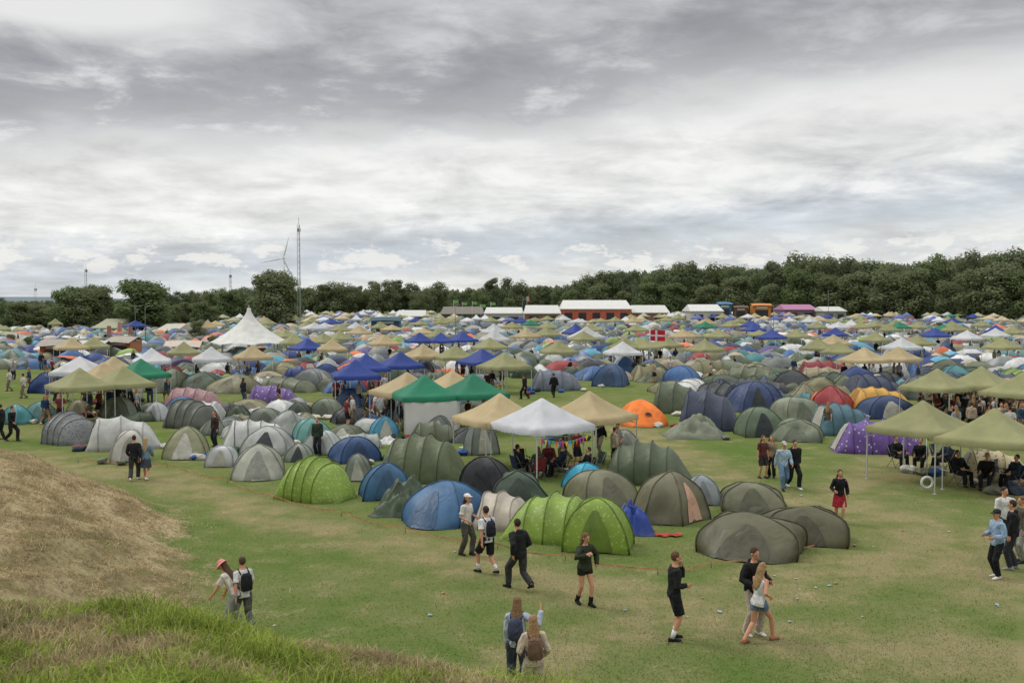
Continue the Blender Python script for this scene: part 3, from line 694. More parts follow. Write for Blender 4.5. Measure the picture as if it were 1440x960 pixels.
PB=[(960,560),(1000,573),(1180,580),(1200,560),(1450,560),(1450,546),(880,546)]
CLR=[[(0,520),(110,520),(110,548),(0,548)],[(690,530),(960,538),(930,566),(690,575)]]
def proj(x,y,z=0):
    d=V((x,y,z-CH)); f=V((0,math.cos(TH),-math.sin(TH))); u=V((0,math.sin(TH),math.cos(TH)))
    k=d.dot(f); return 720+1400*d.x/k, 480-1400*d.dot(u)/k
def ok(x,y):
    px,py=proj(x,y)
    if py>640 or px<-40 or px>1480: return 0
    for c in CLR:
        if inpoly(px,py,c): return 0
    if px<0 and py>500: return 0
    if py<546: return 1
    if inpoly(px,py,PA) or inpoly(px,py,PB): return 1
    return 2 if inpoly(px,py,PC2) else 0
cand=[]
y=44.
while y<118:
    x=-y*.55+random.uniform(0,2); st=.95 if y<75 else 1.
    while x<y*.55:
        xx=x+random.uniform(-.9,.9); yy=y+random.uniform(-.9,.9); o_=ok(xx,yy)
        if o_==1 and not any((xx-a)**2+(yy-b)**2<(r+.9)**2 for a,b,r in OCC): cand.append((xx,yy,1.))
        elif o_==2 and not any((xx-a)**2+(yy-b)**2<(r+.55)**2 for a,b,r in OCC) and not any((xx-a)**2+(yy-b)**2<3.2 for a,b,_ in cand[-40:]): cand.append((xx,yy,.66))
        x+=random.choice([2.3,2.8,3.1,3.5])*(st if o_!=2 else .6)
    y+=2.85 if y>75 else 1.9
extra=[]; keep=[]
for (x,y,s) in cand:
    if random.random()<.03 and y>88: extra.append((x,y))
    else: keep.append((x,y,s))
keep.sort(key=lambda c:c[1]); lim=min(len(keep),225); far_extra=[(a,b) for a,b,c in keep[lim:]]; keep=keep[:lim]
for x,y,s in keep:
    nm,hx,_=random.choices(PAL,PW)[0]; k=random.randrange(20)
    if s<1: nm,hx,_=random.choice([PAL[0],PAL[1],PAL[2],PAL[3],PAL[7],PAL[8],PAL[5],PAL[16]])
    s0=random.choice([.7,.9,1.,1.12])*(s if s==1 else random.uniform(.6,.8)); sf=(s0*random.uniform(.88,1.12),s0*random.uniform(.88,1.12),s0*random.uniform(.85,1.15)); f0=random.uniform(.8,1.12); col=tuple(c*f0 for c in C(hx))
    obj('tent',MIDT[k],None,V((x,y,0)),random.choice([0,0,math.pi/2,math.pi,-math.pi/2])+random.uniform(-.6,.6),color=col,scale=sf,
        label=nm+(' tunnel tent' if k%5 in(1,3) else ' collapsed tent' if k in (7,14) else ' dome tent')+' packed among other tents',cat='tent',group='crowded camping tents')
for x,y in extra:
    nm,c=random.choices([('pale olive',OL),('tan',TAN),('blue',BLU),('white',WHT),('green',GRN)],[7,3,2,2,1])[0]
    gazebo(V((x,y,0)),random.uniform(.2,1.2),C(c),nm+' pop-up canopy among crowded tents',parts=False)
n=0
while n<110:
    t=random.random()**.8; y=122+t*230; x=random.uniform(-.52,.53)*y
    px,py=proj(x,y)
    if px<230 and random.random()<.6: continue
    if px<600 and random.random()<.3: continue
    if any((x-a)**2+(y-b)**2<9 for a,b in GZ): continue
    nm,c=random.choices([('pale olive',OL),('tan',TAN),('blue',BLU),('white',WHT),('green',GRN)],[11,4,3,4,1.2])[0]
    gazebo(V((x,y,0)),random.uniform(.2,1.2),C(c),nm+' pop-up canopy among crowded tents',parts=False,conc=.35,h=random.choice([.8,1.02,1.3]),sc=(random.choice([1,1,1.5]),1,random.uniform(.82,1.05))); n+=1
def colmesh(name,mb,cols,mat,**k):
    me=mb.mesh(name,[mat]); at=me.color_attributes.new('Col','FLOAT_COLOR','POINT')
    a=np.ones((len(mb.v),4),dtype=np.float32); a[:,:3]=np.array(cols,dtype=np.float32); at.data.foreach_set('color',a.ravel())
    return obj(name,me,**k)
FARF=pmat('far_fabric',src='attr',rough=.55,var=.25,scale=1.2,bump=0)
mb=MB(); cols=[]
pts=list(far_extra)
y=118.
while y<430:
    x=-y*.56; st=3.1 if y<200 else 4.5 if y<300 else 6.2
    while x<y*.56:
        xx=x+random.uniform(-1.6,1.6); yy=y+random.uniform(-1.6,1.6); px,_=proj(xx,yy)
        if not(px<230 and (yy>235 or random.random()<.15)) and not any((xx-a)**2+(yy-b)**2<5 for a,b in GZ[:400]) and random.random()>.05: pts.append((xx,yy))
        x+=st
    y+=st
for x,y in pts:
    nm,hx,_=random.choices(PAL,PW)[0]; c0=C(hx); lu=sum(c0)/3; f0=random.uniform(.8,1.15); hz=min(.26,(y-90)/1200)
    col=tuple(((c*.95+lu*.05)*f0)*(1-hz)+.33*hz for c in c0)  # distance haze painted in: fabric colour fades to grey with range
    a=random.uniform(.7,2.1); b=random.uniform(.7,1.4); H=random.uniform(.75,1.65); rz=random.uniform(0,3.14) if a<1.6 else random.uniform(-.6,.6); cr,sr=math.cos(rz),math.sin(rz)
    pw=random.uniform(.8,1.5); sk=random.uniform(-.3,.3); R=[]
    for ph in (0,.4,.8,1.15,1.45):
        r=math.cos(ph)**pw; ring=[]
        for j in range(10):
            q=j*math.pi/5; kk=1.0+.18*math.cos(4*q+math.pi)+random.uniform(-.07,.07)
            X=a*1.15*kk*max(r,.35 if a>1.6 else 0)*math.cos(q)+sk*math.sin(ph); Y=b*1.15*kk*r*math.sin(q); ring.append((x+X*cr-Y*sr,y+X*sr+Y*cr,H*math.sin(ph)*random.uniform(.93,1.03)))
        R.append(ring)
    o=len(mb.v); mb.rings(R,0,True,False,True)
    nb_=len(mb.v)-o; two=random.random()<.3; c2=tuple(q*.45+.25 for q in col)
    cols+= [(c2 if two and (i%10 in (0,1,5)) else col) for i in range(nb_)]
    if random.random()<.35:
        for _ in range(2):
            bx=x+random.uniform(-2,2); by=y-random.uniform(.8,1.8); s=random.uniform(.2,.5); cc=C(random.choice(['#22252a','#c8c8c4','#8a3a30','#3a5a90','#4a4438','#22252a'])); o=len(mb.v)
            mb.ell((bx,by,s*.5),(s,s*.7,s*random.uniform(.5,1.6)),n=6,k=4); cols+=[cc]*(len(mb.v)-o)
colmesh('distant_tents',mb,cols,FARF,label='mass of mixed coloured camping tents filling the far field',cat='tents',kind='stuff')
mb=MB(); cols=[]
for i in range(200):
    y=random.uniform(230,440); x=random.uniform(-.3,.56)*y; c=C(random.choice([OL,OL,TAN,WHT,WHT,BLU])); s=random.uniform(1.3,2.); o=len(mb.v); hz=(y-100)/1000; c=tuple(q*(1-hz)+.4*hz for q in c); zt=random.uniform(2.7,3.3)  # canopy colour greyed with distance, haze painted into it
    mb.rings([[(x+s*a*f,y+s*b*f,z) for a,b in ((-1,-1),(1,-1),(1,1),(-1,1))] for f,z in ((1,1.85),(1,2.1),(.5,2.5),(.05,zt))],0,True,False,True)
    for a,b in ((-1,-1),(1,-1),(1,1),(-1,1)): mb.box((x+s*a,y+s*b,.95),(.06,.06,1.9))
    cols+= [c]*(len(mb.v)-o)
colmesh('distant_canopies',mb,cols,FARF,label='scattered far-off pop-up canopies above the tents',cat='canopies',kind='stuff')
# ---------------------------------------------------------------- belongings between tents
BAGS=[]
for i in range(6):
    bm=bmesh.new(); bmesh.ops.create_icosphere(bm,subdivisions=3,radius=.22)
    for v in bm.verts:
        v.co+=noise.noise_vector(v.co*5+V((i*4,0,0)))*.12; v.co.z=max(-.13,v.co.z*.65); v.co.x*=1.4
    me=bpy.data.meshes.new('bag'); bm.to_mesh(me); bm.free(); me.materials.append(CLO); me.polygons.foreach_set('use_smooth',[True]*len(me.polygons)); BAGS.append(me)
def bag(x,y): obj('bag',random.choice(BAGS),None,V((x,y,.12)),random.uniform(0,6),color=C(random.choice(['#22252a','#3a4250','#6d6f60','#8a3a30','#b8b8b0','#2f4a34','#c9c4b8','#31538a'])),scale=random.uniform(.6,1.25),label='soft bag of camping gear beside a tent',cat='bag',group='bags between the tents')
for i in range(150):
    for _ in range(20):
        a,b,r=random.choice(OCC); q=random.uniform(0,6.28); x=a+math.cos(q)*(r*1.2+.35); y=b+math.sin(q)*(r*1.2+.35)
        if 42<y<110 and not any((x-c)**2+(y-d)**2<(e*.95)**2 for c,d,e in OCC): break
    if y<42: continue
    bag(x,y)
for gq in (gb,gb2,g0):
    for i in range(6): bag(gq.location.x+random.uniform(-.5,1.6),gq.location.y+random.uniform(-.8,1.8))
# ---------------------------------------------------------------- crowd
def cp(x,y):
    obj('person',random.choice(TPL),None,V((x,y,0)),random.uniform(0,6.28),scale=random.uniform(.93,1.05),label='festival guest in casual clothes among the tents',cat='person',group='festival guests among the tents')
nc=0
for (x,y) in GZ[:90]:
    if y<42: continue
    k=random.randint(2,5) if y<110 else random.randint(1,2)
    for i in range(k):
        if nc<175: cp(x+random.uniform(-1.6,1.6),y+random.uniform(-1.9,1.2)); nc+=1
for px,py in ((500,598),(512,600),(530,592),(545,597),(487,602),(640,595),(1160,612),(125,590),(140,588),(345,570),(390,575),(30,560),(12,550),(40,548),(75,530),(66,528),(20,535),(55,520),(1120,530),(905,535),(920,538),(890,532),(945,530),(1000,540),(1030,525),(700,575),(845,640),(640,570)):
    p=gp(px+random.uniform(-4,4),py); cp(p.x,p.y)
for i in range(46):
    px=1300+i*3.1+random.uniform(-6,6); p=gp(px,random.choice([586,594,600,607,614,622])+random.uniform(-3,3)); cp(p.x,p.y)
for i in range(45):
    y=random.uniform(90,180); x=random.uniform(-.5,.52)*y; cp(x,y)
# ---------------------------------------------------------------- terrain
def ss(a,b,x): t=np.clip((x-a)/(b-a),0,1); return t*t*(3-2*t)
def hgt(x,y):
    x=np.asarray(x,float); y=np.asarray(y,float)
    fg=5.0-.17*(np.maximum(y,-1)-5)-.12*np.maximum(x+4.1,0)-.11*np.maximum(x+2,0)-.35*np.maximum(x-.8,0)
    fg=fg+.05*np.sin(x*1.7+1)*np.sin(y*.9)+.04*np.sin(x*3.1+y*1.3)+.02*np.sin(x*9+y*5)*np.sin(y*7-x*3)
    fg=np.maximum(fg,0)*(1-ss(8,15.5,y))
    xf=np.where(y<30.8,-7.9-.31*(y-22.9),-10.35-1.0*(y-30.8))+.5*np.sin(y*.6)+.25*np.sin(y*1.7+1)
    d=xf-x; dd=.5*(d+np.sqrt(d*d+1.5))-.12; hm=3.2*(1-np.exp(-.56*np.maximum(dd,0)/3.2))*ss(-1.4,1.,d)*(1-ss(60,120,y))
    hm=hm+ss(0,2,d)*(.08*np.sin(x*1.3+y*.7)+.07*np.sin(x*2.9-y*1.9)+.05*np.sin(x*6.1+y*4.)*np.sin(y*5.3-x*2))*(1-ss(60,120,y))
    return np.maximum(fg,hm), d
ax=np.concatenate([-np.geomspace(4000,32,26),np.arange(-30,30.01,.35),np.geomspace(32,4000,26)])
ay=np.concatenate([np.linspace(-60,-4,8),np.arange(-3,45.01,.35),np.geomspace(46.5,6500,60)])
X,Y=np.meshgrid(ax,ay); Z,D=hgt(X,Y)
nx,ny=len(ax),len(ay); co=np.stack([X,Y,Z],-1).reshape(-1,3)
idx=np.arange(nx*ny).reshape(ny,nx); F=np.stack([idx[:-1,:-1],idx[:-1,1:],idx[1:,1:],idx[1:,:-1]],-1).reshape(-1,4)
me=bpy.data.meshes.new('ground'); me.from_pydata(co.tolist(),[],F.tolist())
dry=ss(-1.8,1.5,D)*(Y>13.5)*(Y<80); dry=np.maximum(dry,.45*(Y<15)*(X<4))
def worn_f(X,Y):
    w=np.zeros_like(X)
    for pl,r in (([gp(0,640),gp(60,650),gp(230,672),gp(400,735),gp(600,775),gp(800,825),gp(1000,880),gp(1250,915),gp(1480,930)],2.2),([gp(800,815),gp(950,850),gp(1200,800),gp(1460,760)],2.2),([gp(960,640),gp(1060,690),gp(1240,720),gp(1330,780),gp(1440,840)],2.4),([gp(600,990),gp(900,880),gp(1000,850)],1.4),([gp(690,560),gp(830,575),gp(960,640)],2.5),([gp(1180,690),gp(1300,640),gp(1440,700)],2.6)):
        for a,b in zip(pl[:-1],pl[1:]):
            ex,ey=b.x-a.x,b.y-a.y; t=np.clip(((X-a.x)*ex+(Y-a.y)*ey)/(ex*ex+ey*ey),0,1)
            w=np.maximum(w,1-ss(.1,r,np.hypot(X-a.x-t*ex,Y-a.y-t*ey)))
    return w
worn=worn_f(X,Y)
for nm,arr in (('dry',dry),('worn',worn)):
    a=me.attributes.new(nm,'FLOAT','POINT'); a.data.foreach_set('value',arr.ravel().astype(np.float32))
me.polygons.foreach_set('use_smooth',[True]*len(F))
m=bpy.data.materials.new('ground_grass'); nt=nodes(m); out=N(nt,'ShaderNodeOutputMaterial'); p=N(nt,'ShaderNodeBsdfDiffuse')
tc=N(nt,'ShaderNodeTexCoord').outputs['Object']
nb=NOI(nt,tc,.16,3,.6); nm_=NOI(nt,tc,.8,5,.65); nf=NOI(nt,tc,9,5,.7); nx_=NOI(nt,tc,50,3,.7)
f=MR(nt,M(nt,'ADD',M(nt,'MULTIPLY',nb,.5),M(nt,'MULTIPLY',nm_,.5)),.40,.62,.0,.55)
wf=M(nt,'MULTIPLY',N(nt,'ShaderNodeAttribute',attribute_name='worn').outputs['Fac'],MR(nt,nm_,.35,.6,.3,.85))
f=M(nt,'ADD',f,wf,clamp=True)
c1=MIX(nt,f,(.098,.150,.038),(.235,.21,.105))
c1=MIX(nt,MR(nt,nf,.52,.75,0,.3),c1,(.25,.235,.12))
c1=MIX(nt,MR(nt,nf,.42,.28,0,.3),c1,(.07,.095,.028))
dm=N(nt,'ShaderNodeAttribute',attribute_name='dry').outputs['Fac']
dm=MR(nt,M(nt,'ADD',M(nt,'ADD',dm,M(nt,'MULTIPLY',M(nt,'SUBTRACT',nm_,.5),2.4)),M(nt,'MULTIPLY',M(nt,'SUBTRACT',nf,.5),1.2)),.15,.95,0,1,True)
dc=MIX(nt,MR(nt,nm_,.42,.58,0,1),(.20,.145,.078),(.40,.32,.19))
dc=MIX(nt,MR(nt,nf,.52,.32,0,.85),dc,(.12,.09,.048))
dc=MIX(nt,MR(nt,nb,.48,.62,0,.4),dc,(.16,.16,.07))
c1=MIX(nt,dm,c1,dc)
c1=MIX(nt,1.,c1,GREY(nt,MR(nt,nx_,.25,.75,.82,1.16)),'MULTIPLY')
nt.links.new(c1,p.inputs['Color'])
b=N(nt,'ShaderNodeBump'); b.inputs['Strength'].default_value=.6; b.inputs['Distance'].default_value=.1
nt.links.new(nf,b.inputs['Height']); nt.links.new(b.outputs[0],p.inputs['Normal'])
nt.links.new(p.outputs[0],out.inputs[0]); me.materials.append(m)
obj('ground',me,kind='structure')
# ---------------------------------------------------------------- grass blades
def blades(name,x,y,L,wd,cols,mat,bend=.5):
    n=len(x); z,_=hgt(x,y); a=np.random.rand(n)*6.28; b=np.random.rand(n)*6.28; bn=bend*(.3+np.random.rand(n))
    dx,dy=np.cos(a)*wd/2,np.sin(a)*wd/2; lx,ly=np.cos(b)*L*bn,np.sin(b)*L*bn
    v=np.zeros((n,5,3)); z=z-.01
    v[:,0]=np.stack([x-dx,y-dy,z],-1); v[:,1]=np.stack([x+dx,y+dy,z],-1)
    v[:,2]=np.stack([x+dx*.8+lx*.3,y+dy*.8+ly*.3,z+L*.55],-1); v[:,3]=np.stack([x-dx*.8+lx*.3,y-dy*.8+ly*.3,z+L*.55],-1)
    v[:,4]=np.stack([x+lx,y+ly,z+L*(1-.3*bn)],-1)
    me=bpy.data.meshes.new(name); me.vertices.add(n*5); me.vertices.foreach_set('co',v.ravel())
    i=np.arange(n)*5; lp=np.stack([i,i+1,i+2,i+3,i+3,i+2,i+4],-1).ravel()
    me.loops.add(n*7); me.loops.foreach_set('vertex_index',lp.astype(np.int32))
    me.polygons.add(n*2); st=np.stack([np.arange(n)*7,np.arange(n)*7+4],-1).ravel(); me.polygons.foreach_set('loop_start',st.astype(np.int32))
    me.update(calc_edges=True); me.validate()
    at=me.color_attributes.new('Col','FLOAT_COLOR','POINT'); c=np.ones((n,5,4),dtype=np.float32); c[:,:,:3]=cols[:,None,:]; at.data.foreach_set('color',c.ravel())
    me.materials.append(mat); return me
gm=bpy.data.materials.new('grass_blade'); nt=nodes(gm); out=N(nt,'ShaderNodeOutputMaterial'); df=N(nt,'ShaderNodeBsdfDiffuse'); tr_=N(nt,'ShaderNodeBsdfTranslucent'); at=N(nt,'ShaderNodeAttribute',attribute_name='Col')
pn_=NOI(nt,N(nt,'ShaderNodeTexCoord').outputs['Object'],1.5,1); cc=MIX(nt,1.,at.outputs['Color'],GREY(nt,MR(nt,pn_,.3,.7,.75,1.2)),'MULTIPLY')
nt.links.new(cc,df.inputs[0]); nt.links.new(cc,tr_.inputs[0]); mx=N(nt,'ShaderNodeMixShader'); mx.inputs[0].default_value=.35; nt.links.new(df.outputs[0],mx.inputs[1]); nt.links.new(tr_.outputs[0],mx.inputs[2]); nt.links.new(mx.outputs[0],out.inputs[0])
GM=gm
n=115000
y=np.random.uniform(4.0,12.5,n); x=-.56*y+np.random.rand(n)*(.56*y+2.0)
pn=np.sin(x*2.3+1.3*np.sin(y*1.7))+np.sin(y*2.9+x*1.1)+.9*np.sin(x*6.3-y*4.1)+np.random.randn(n)*.6
right=np.clip((x+1.8)/2.5,0,1); green=(pn+.7-right*1.9>0)&(np.random.rand(n)<.86)
cg=np.array([.24,.33,.065]); ct=np.array([.46,.38,.21])
cols=np.where(green[:,None],cg*(.5+.85*np.random.rand(n,1))+np.random.rand(n,1)*np.array([.07,.04,.01]),ct*(.5+.65*np.random.rand(n,1)))
L=np.where(green,.05+.09*np.random.rand(n)+.18*np.clip(pn-1.1,0,1)*np.random.rand(n),.04+.10*np.random.rand(n))
obj('tall_grass',blades('tall_grass',x,y,L,.011,cols,GM,.9),label='unmown tufts of green and dry grass on the bank',cat='grass',kind='stuff')
n=100000
y=np.random.uniform(14,38,n); x=-.53*y+np.random.rand(n)*(.53*y)*.75
_,d=hgt(x,y); cl=.5+.5*np.sin(x*3.1+2*np.sin(y*1.3))*np.sin(y*2.7+x)
k=(d>.9*np.random.randn(n)-.1)&(np.random.rand(n)<.25+.9*cl); x=x[k];y=y[k];cl=cl[k]; n=len(x)
cols=np.array([.48,.39,.23])*(.3+.6*np.random.rand(n,1)+.4*cl[:,None])
obj('dry_grass',blades('dry_grass',x,y,.04+.15*np.random.rand(n)*cl,.018,cols,GM,1.7),label='dry straw covering the bare mound',cat='straw',kind='stuff')
n=100000
py=np.random.uniform(640,975,n); px=np.random.uniform(0,1440,n)
yy=1400*CH/(py-422)*1.0; xx=(px-720)/1400*yy; _,d=hgt(xx,yy); k=(d<-.3)&(yy>16.5); xx=xx[k];yy=yy[k]; n=len(xx)
dryish=np.random.rand(n)<(.15+.5*worn_f(xx,yy))
cols=np.where(dryish[:,None],np.array([.24,.225,.11])*(.85+.3*np.random.rand(n,1)),np.array([.125,.175,.045])*(.8+.4*np.random.rand(n,1)))
obj('short_grass',blades('short_grass',xx,yy,.02+.04*np.random.rand(n),.012,cols,GM,1.),label='short trampled meadow grass around the tents',cat='grass',kind='stuff')
# ---------------------------------------------------------------- tape, litter
TAPE=pmat('tape_orange',C('#c4906c'),bump=0,var=.5,scale=2.5)
pl=[gp(*q) for q in ((110,650),(235,657),(320,680),(385,703),(480,726),(570,749),(700,772),(795,788),(925,808),(1000,798),(1100,781),(1188,758))]
m=MB(); up=V((0,0,.04))
for a,b in zip(pl[:-1],pl[1:]):
    seg=[a.lerp(b,t)+V((0,0,.14-.10*math.sin(math.pi*t))) for t in [i/6 for i in range(7)]]
    m.rings([[q for q in seg],[q+up for q in seg]],0,closed=False)
tp=obj('barrier_tape',m.mesh('tape',[TAPE],False),label='orange and white barrier tape strung low along tents',cat='barrier tape')
for a in pl:
    q=MB(); q.chain([a,a+V((0,0,.2))],.012,n=5); obj('stake',q.mesh('stake',[POLE]),tp)
for i in range(40):
    px=random.uniform(880,1440) if random.random()<.75 else random.uniform(300,900); py=random.uniform(690,900) if px>880 else random.uniform(770,900)
    p=gp(px,py); s=random.uniform(.015,.042); bm=bmesh.new(); bmesh.ops.create_icosphere(bm,subdivisions=2,radius=s)
    for v in bm.verts:
        v.co+=noise.noise_vector(v.co*9/s*.1+V((i,0,0)))*s*.7; v.co.z*=.45; v.co.x*=1.5
    me=bpy.data.meshes.new('litter'); bm.to_mesh(me); bm.free(); me.materials.append(OBJM)
    obj('litter',me,None,p+V((0,0,s*.3+.02)),random.uniform(0,3),color=C(random.choice(['#b8b8b4','#a9a69d','#c0c0c0','#a87a5a','#8fa6b8'])),label='crumpled piece of litter on the grass',cat='litter',group='litter on the grass')
p=gp(940,753); m=MB(); R=[]
for i in range(9):
    R.append([V((-.4+.8*i/8+.05*math.sin(j*2),-.18+.36*j/6+.08*math.sin(i*1.9),.03+.08*abs(noise.noise(V((i*.7,j*.8,3)))))) for j in range(7)])
m.rings(R,0,closed=False); obj('cloth',m.mesh('cloth',[OBJM]),None,p,color=C('#b0402c'),label='orange red cloth lying on the grass',cat='cloth')
# ---------------------------------------------------------------- trees
LEAF=[]
for i,(a,b) in enumerate((((.095,.132,.065),(.20,.255,.11)),((.092,.125,.076),(.185,.23,.125)))):  # leaf greens lifted and greyed, distance haze included in the colour
    m=bpy.data.materials.new('foliage'); nt=nodes(m); out=N(nt,'ShaderNodeOutputMaterial'); p=N(nt,'ShaderNodeBsdfDiffuse')
    tc=N(nt,'ShaderNodeTexCoord').outputs['Object']; n1=NOI(nt,tc,.45,3)
    oi=N(nt,'ShaderNodeObjectInfo').outputs['Random']
    c=MIX(nt,MR(nt,n1,.35,.65,0,1),a,b); c=MIX(nt,MR(nt,oi,0,1,0,.65),c,(.21,.225,.135))
    nt.links.new(c,p.inputs[0])
    t=N(nt,'ShaderNodeBsdfTranslucent'); nt.links.new(c,t.inputs[0]); mx=N(nt,'ShaderNodeMixShader'); mx.inputs[0].default_value=.4
    nt.links.new(p.outputs[0],mx.inputs[1]); nt.links.new(t.outputs[0],mx.inputs[2]); nt.links.new(mx.outputs[0],out.inputs[0]); LEAF.append(m)
BARK=pmat('bark',(.09,.07,.05),rough=.9,var=.3,scale=4,bump=.3)
def tree_tpl(Hh,Wd,seed,z0=.12,lm=0,leafs=4200,k=20):
    rs=random.Random(seed); tr=MB()
    tr.chain([V((0,0,-.1)),V((.1,0,Hh*.2)),V((-.1,.1,Hh*.45)),V((.1,0,Hh*.75))],[Hh*.028,Hh*.02,Hh*.014,Hh*.005],n=8)
    cl=[]
    for i in range(k):
        z=z0+(1-z0)*(.08+.86*((i+.5)/k)); t=(z-z0)/(1-z0); env=math.sin(math.pi*min(1,t*.76+.2))**.45
        q=rs.uniform(0,6.28)+i*2.4; r=Wd/2*env*rs.uniform(.25,.72); s=Wd*rs.uniform(.14,.21)
        c=V((r*math.cos(q),r*math.sin(q),z*Hh-s*.3)); cl.append((c,s))
        if i<12: tr.chain([V((0,0,Hh*(.18+.45*t*.8))),c*.55+V((0,0,Hh*.12)),c],[Hh*.009,Hh*.006,Hh*.002],n=5)
    lv=MB()
    for c,s in cl:
        for j in range(leafs//k):
            d=V((rs.gauss(0,1),rs.gauss(0,1),rs.gauss(0,1))).normalized()*s*(rs.uniform(.4,1.06)); d.z*=.9
            p=c+d; w=rs.uniform(.18,.42); nrm=(d.normalized()*1.2+V((rs.uniform(-.6,.6),rs.uniform(-.6,.6),rs.uniform(-.1,1.)))).normalized()
            u=nrm.orthogonal().normalized()*w; v=nrm.cross(u)*rs.uniform(.6,1)
            lv.quad(p-u-v*.3,p+v,p+u-v*.2,p-v*.8)
    return tr.mesh('trunk',[BARK]),lv.mesh('crown',[LEAF[lm]],False)
TT=[tree_tpl(16,13,1),tree_tpl(17,12,2,.1,lm=1),tree_tpl(15,14,3,.08),tree_tpl(18,10,4,.12,lm=1),tree_tpl(16,15,5,.06,lm=1),tree_tpl(15,12,6,.03,lm=0,leafs=7500,k=30)]
def tree(px,top,Y,k=None,wf=1.,label='leafy deciduous tree in a dense tree line',grp='trees along the field'):
    k=random.randrange(5) if k is None else k; tp=at_y(px,top,Y); Hh=[16,17,15,18,16,15][k]; s=tp.z/(Hh*.97)
    r=obj('tree',None,None,V((tp.x,Y,0)),random.uniform(0,6.28),scale=(s*wf,s*wf,s),label=label,cat='tree',group=grp)
    obj('trunk',TT[k][0],r); obj('crown',TT[k][1],r)
prof=[(0,419),(60,417),(230,416),(300,409),(350,407),(450,401),(500,400),(560,397),(620,401),(660,401),(700,393),(760,397),(800,394),(830,384),(880,375),(950,373),(1000,369),(1060,372),(1120,361),(1170,364),(1200,358),(1260,366),(1300,362),(1340,362),(1400,352),(1450,349),(1500,349)]
def top_at(px):
    for (a,b),(c,d) in zip(prof[:-1],prof[1:]):
        if a<=px<=c: return b+(d-b)*(px-a)/(c-a)
    return prof[-1][1] if px>1000 else prof[0][1]
px=-20
while px<1480:
    Y=520 if px<620 else 520-(px-620)/820*170
    tree(px,top_at(max(0,px))+random.choice([-4,-1,2,5,9]),Y+random.uniform(-14,14),wf=random.uniform(.85,1.3) if px>620 else random.uniform(1.1,1.5))
    px+=random.uniform(17,30) if px>620 else random.uniform(8,14)
px=-30
while px<1490:
    Y=570 if px<620 else 560-(px-620)/820*170
    tree(px,top_at(max(0,px))+random.uniform(5,12),Y+random.uniform(-8,8),wf=1.4); px+=random.uniform(18,28)
px=640
while px<1480:
    Y=485-(px-620)/820*170; tree(px,top_at(px)+random.uniform(14,38),Y,5,wf=random.uniform(1.1,1.5)); px+=random.uniform(30,52)
px=-25
while px<300:
    tree(px,random.uniform(424,433),random.uniform(245,275),5,wf=random.uniform(1.3,1.8),label='bushy green tree in the belt behind tents'); px+=random.uniform(12,19)
for px,top,Y,wf,k in ((104,403,230,1.45,5),(137,401,235,1.4,5),(122,406,228,1.4,5),(197,393,225,1.7,5),(208,400,232,1.4,5),(388,380,260,1.25,5),(374,390,265,1.1,5),(402,390,262,1.1,5),(320,408,300,1.3,5),(298,412,310,1.2,5),(343,411,300,1.2,5),(262,425,260,1.2,5),(282,424,250,1.2,5),(245,428,255,1.2,5)):
    tree(px,top,Y,k,wf,'large round leafy tree behind the campsite','single trees behind the camp')
for px,top,Y in ((15,470,150),(40,474,145),(5,480,140),(300,472,140),(280,450,165)):
    tree(px,top,Y,5,1.3,'low bushy tree beside the camp','bushes beside the camp')
mb=MB(); rs=random.Random(3)
for i in range(6000):
    px=rs.uniform(-40,1480); Y=rs.uniform(600,640) if px<620 else rs.uniform(600,620)-(px-620)/820*150
    tt=at_y(px,top_at(max(0,px))+10,Y).z; z=rs.uniform(0,1)**.8*max(4,tt); x=(px-720)/1400*Y; w=rs.uniform(1.2,2.8)
    u=V((rs.uniform(-1,1),rs.uniform(-.4,.4),rs.uniform(-.6,.6))).normalized()*w; v=V((rs.uniform(-.5,.5),rs.uniform(-.5,.5),1)).normalized()*w
    c=V((x,Y,z)); mb.quad(c-u-v*.4,c+v,c+u-v*.3,c-v)
obj('woodland',mb.mesh('woodland',[LEAF[1]],False),label='dense dark woodland mass behind the tree line',cat='woodland',kind='stuff')
hm=pmat('hill_haze',C('#66737a'),rough=1,var=.15,scale=.01,bump=0)
mb=MB(); mb.rings([[V((-4200+i*140,Yh,zz*(13+4*math.sin(i*.5)+2*math.sin(i*1.3)))) for i in range(60)] for Yh,zz in ((3000,0),(3300,1),(4200,1.1),(4500,0))],0,closed=False)
obj('hills',mb.mesh('hills',[hm]),kind='structure')
# ---------------------------------------------------------------- structures far
p=at_y(350,433,118); root=obj('marquee',None,None,V((p.x,118,0)),.3,label='large white peaked star marquee rising above tents',cat='marquee')
m=MB(); R=[]; n=24; Ht=p.z
for t in [i/14 for i in range(15)]:
    r=4.6*(1-t)**1.75+.2; ring=[]
    for j in range(n):
        q=2*math.pi*j/n; lobe=1-.10*(1-abs(math.cos(q*4)))*(1-t)
        ring.append(V((r*lobe*math.cos(q),r*lobe*math.sin(q),1.9+(Ht-1.9)*t+.35*(1-t)**6*(1-abs(math.cos(q*4))))))
    R.append(ring)
m.rings(R,0,True,False,True); obj('canopy',m.mesh('marquee_roof',[CAN]),root,color=C('#dadad4'))
m=MB(); m.chain([V((0,0,0)),V((0,0,Ht+.35))],.09,n=8); obj('mast',m.mesh('mast',[POLE]),root)
for j in range(8):
    q=2*math.pi*j/8; m=MB(); m.chain([V((4.4*math.cos(q),4.4*math.sin(q),0)),V((4.3*math.cos(q),4.3*math.sin(q),1.95))],.05,n=6); obj('post',m.mesh('post',[POLE]),root)
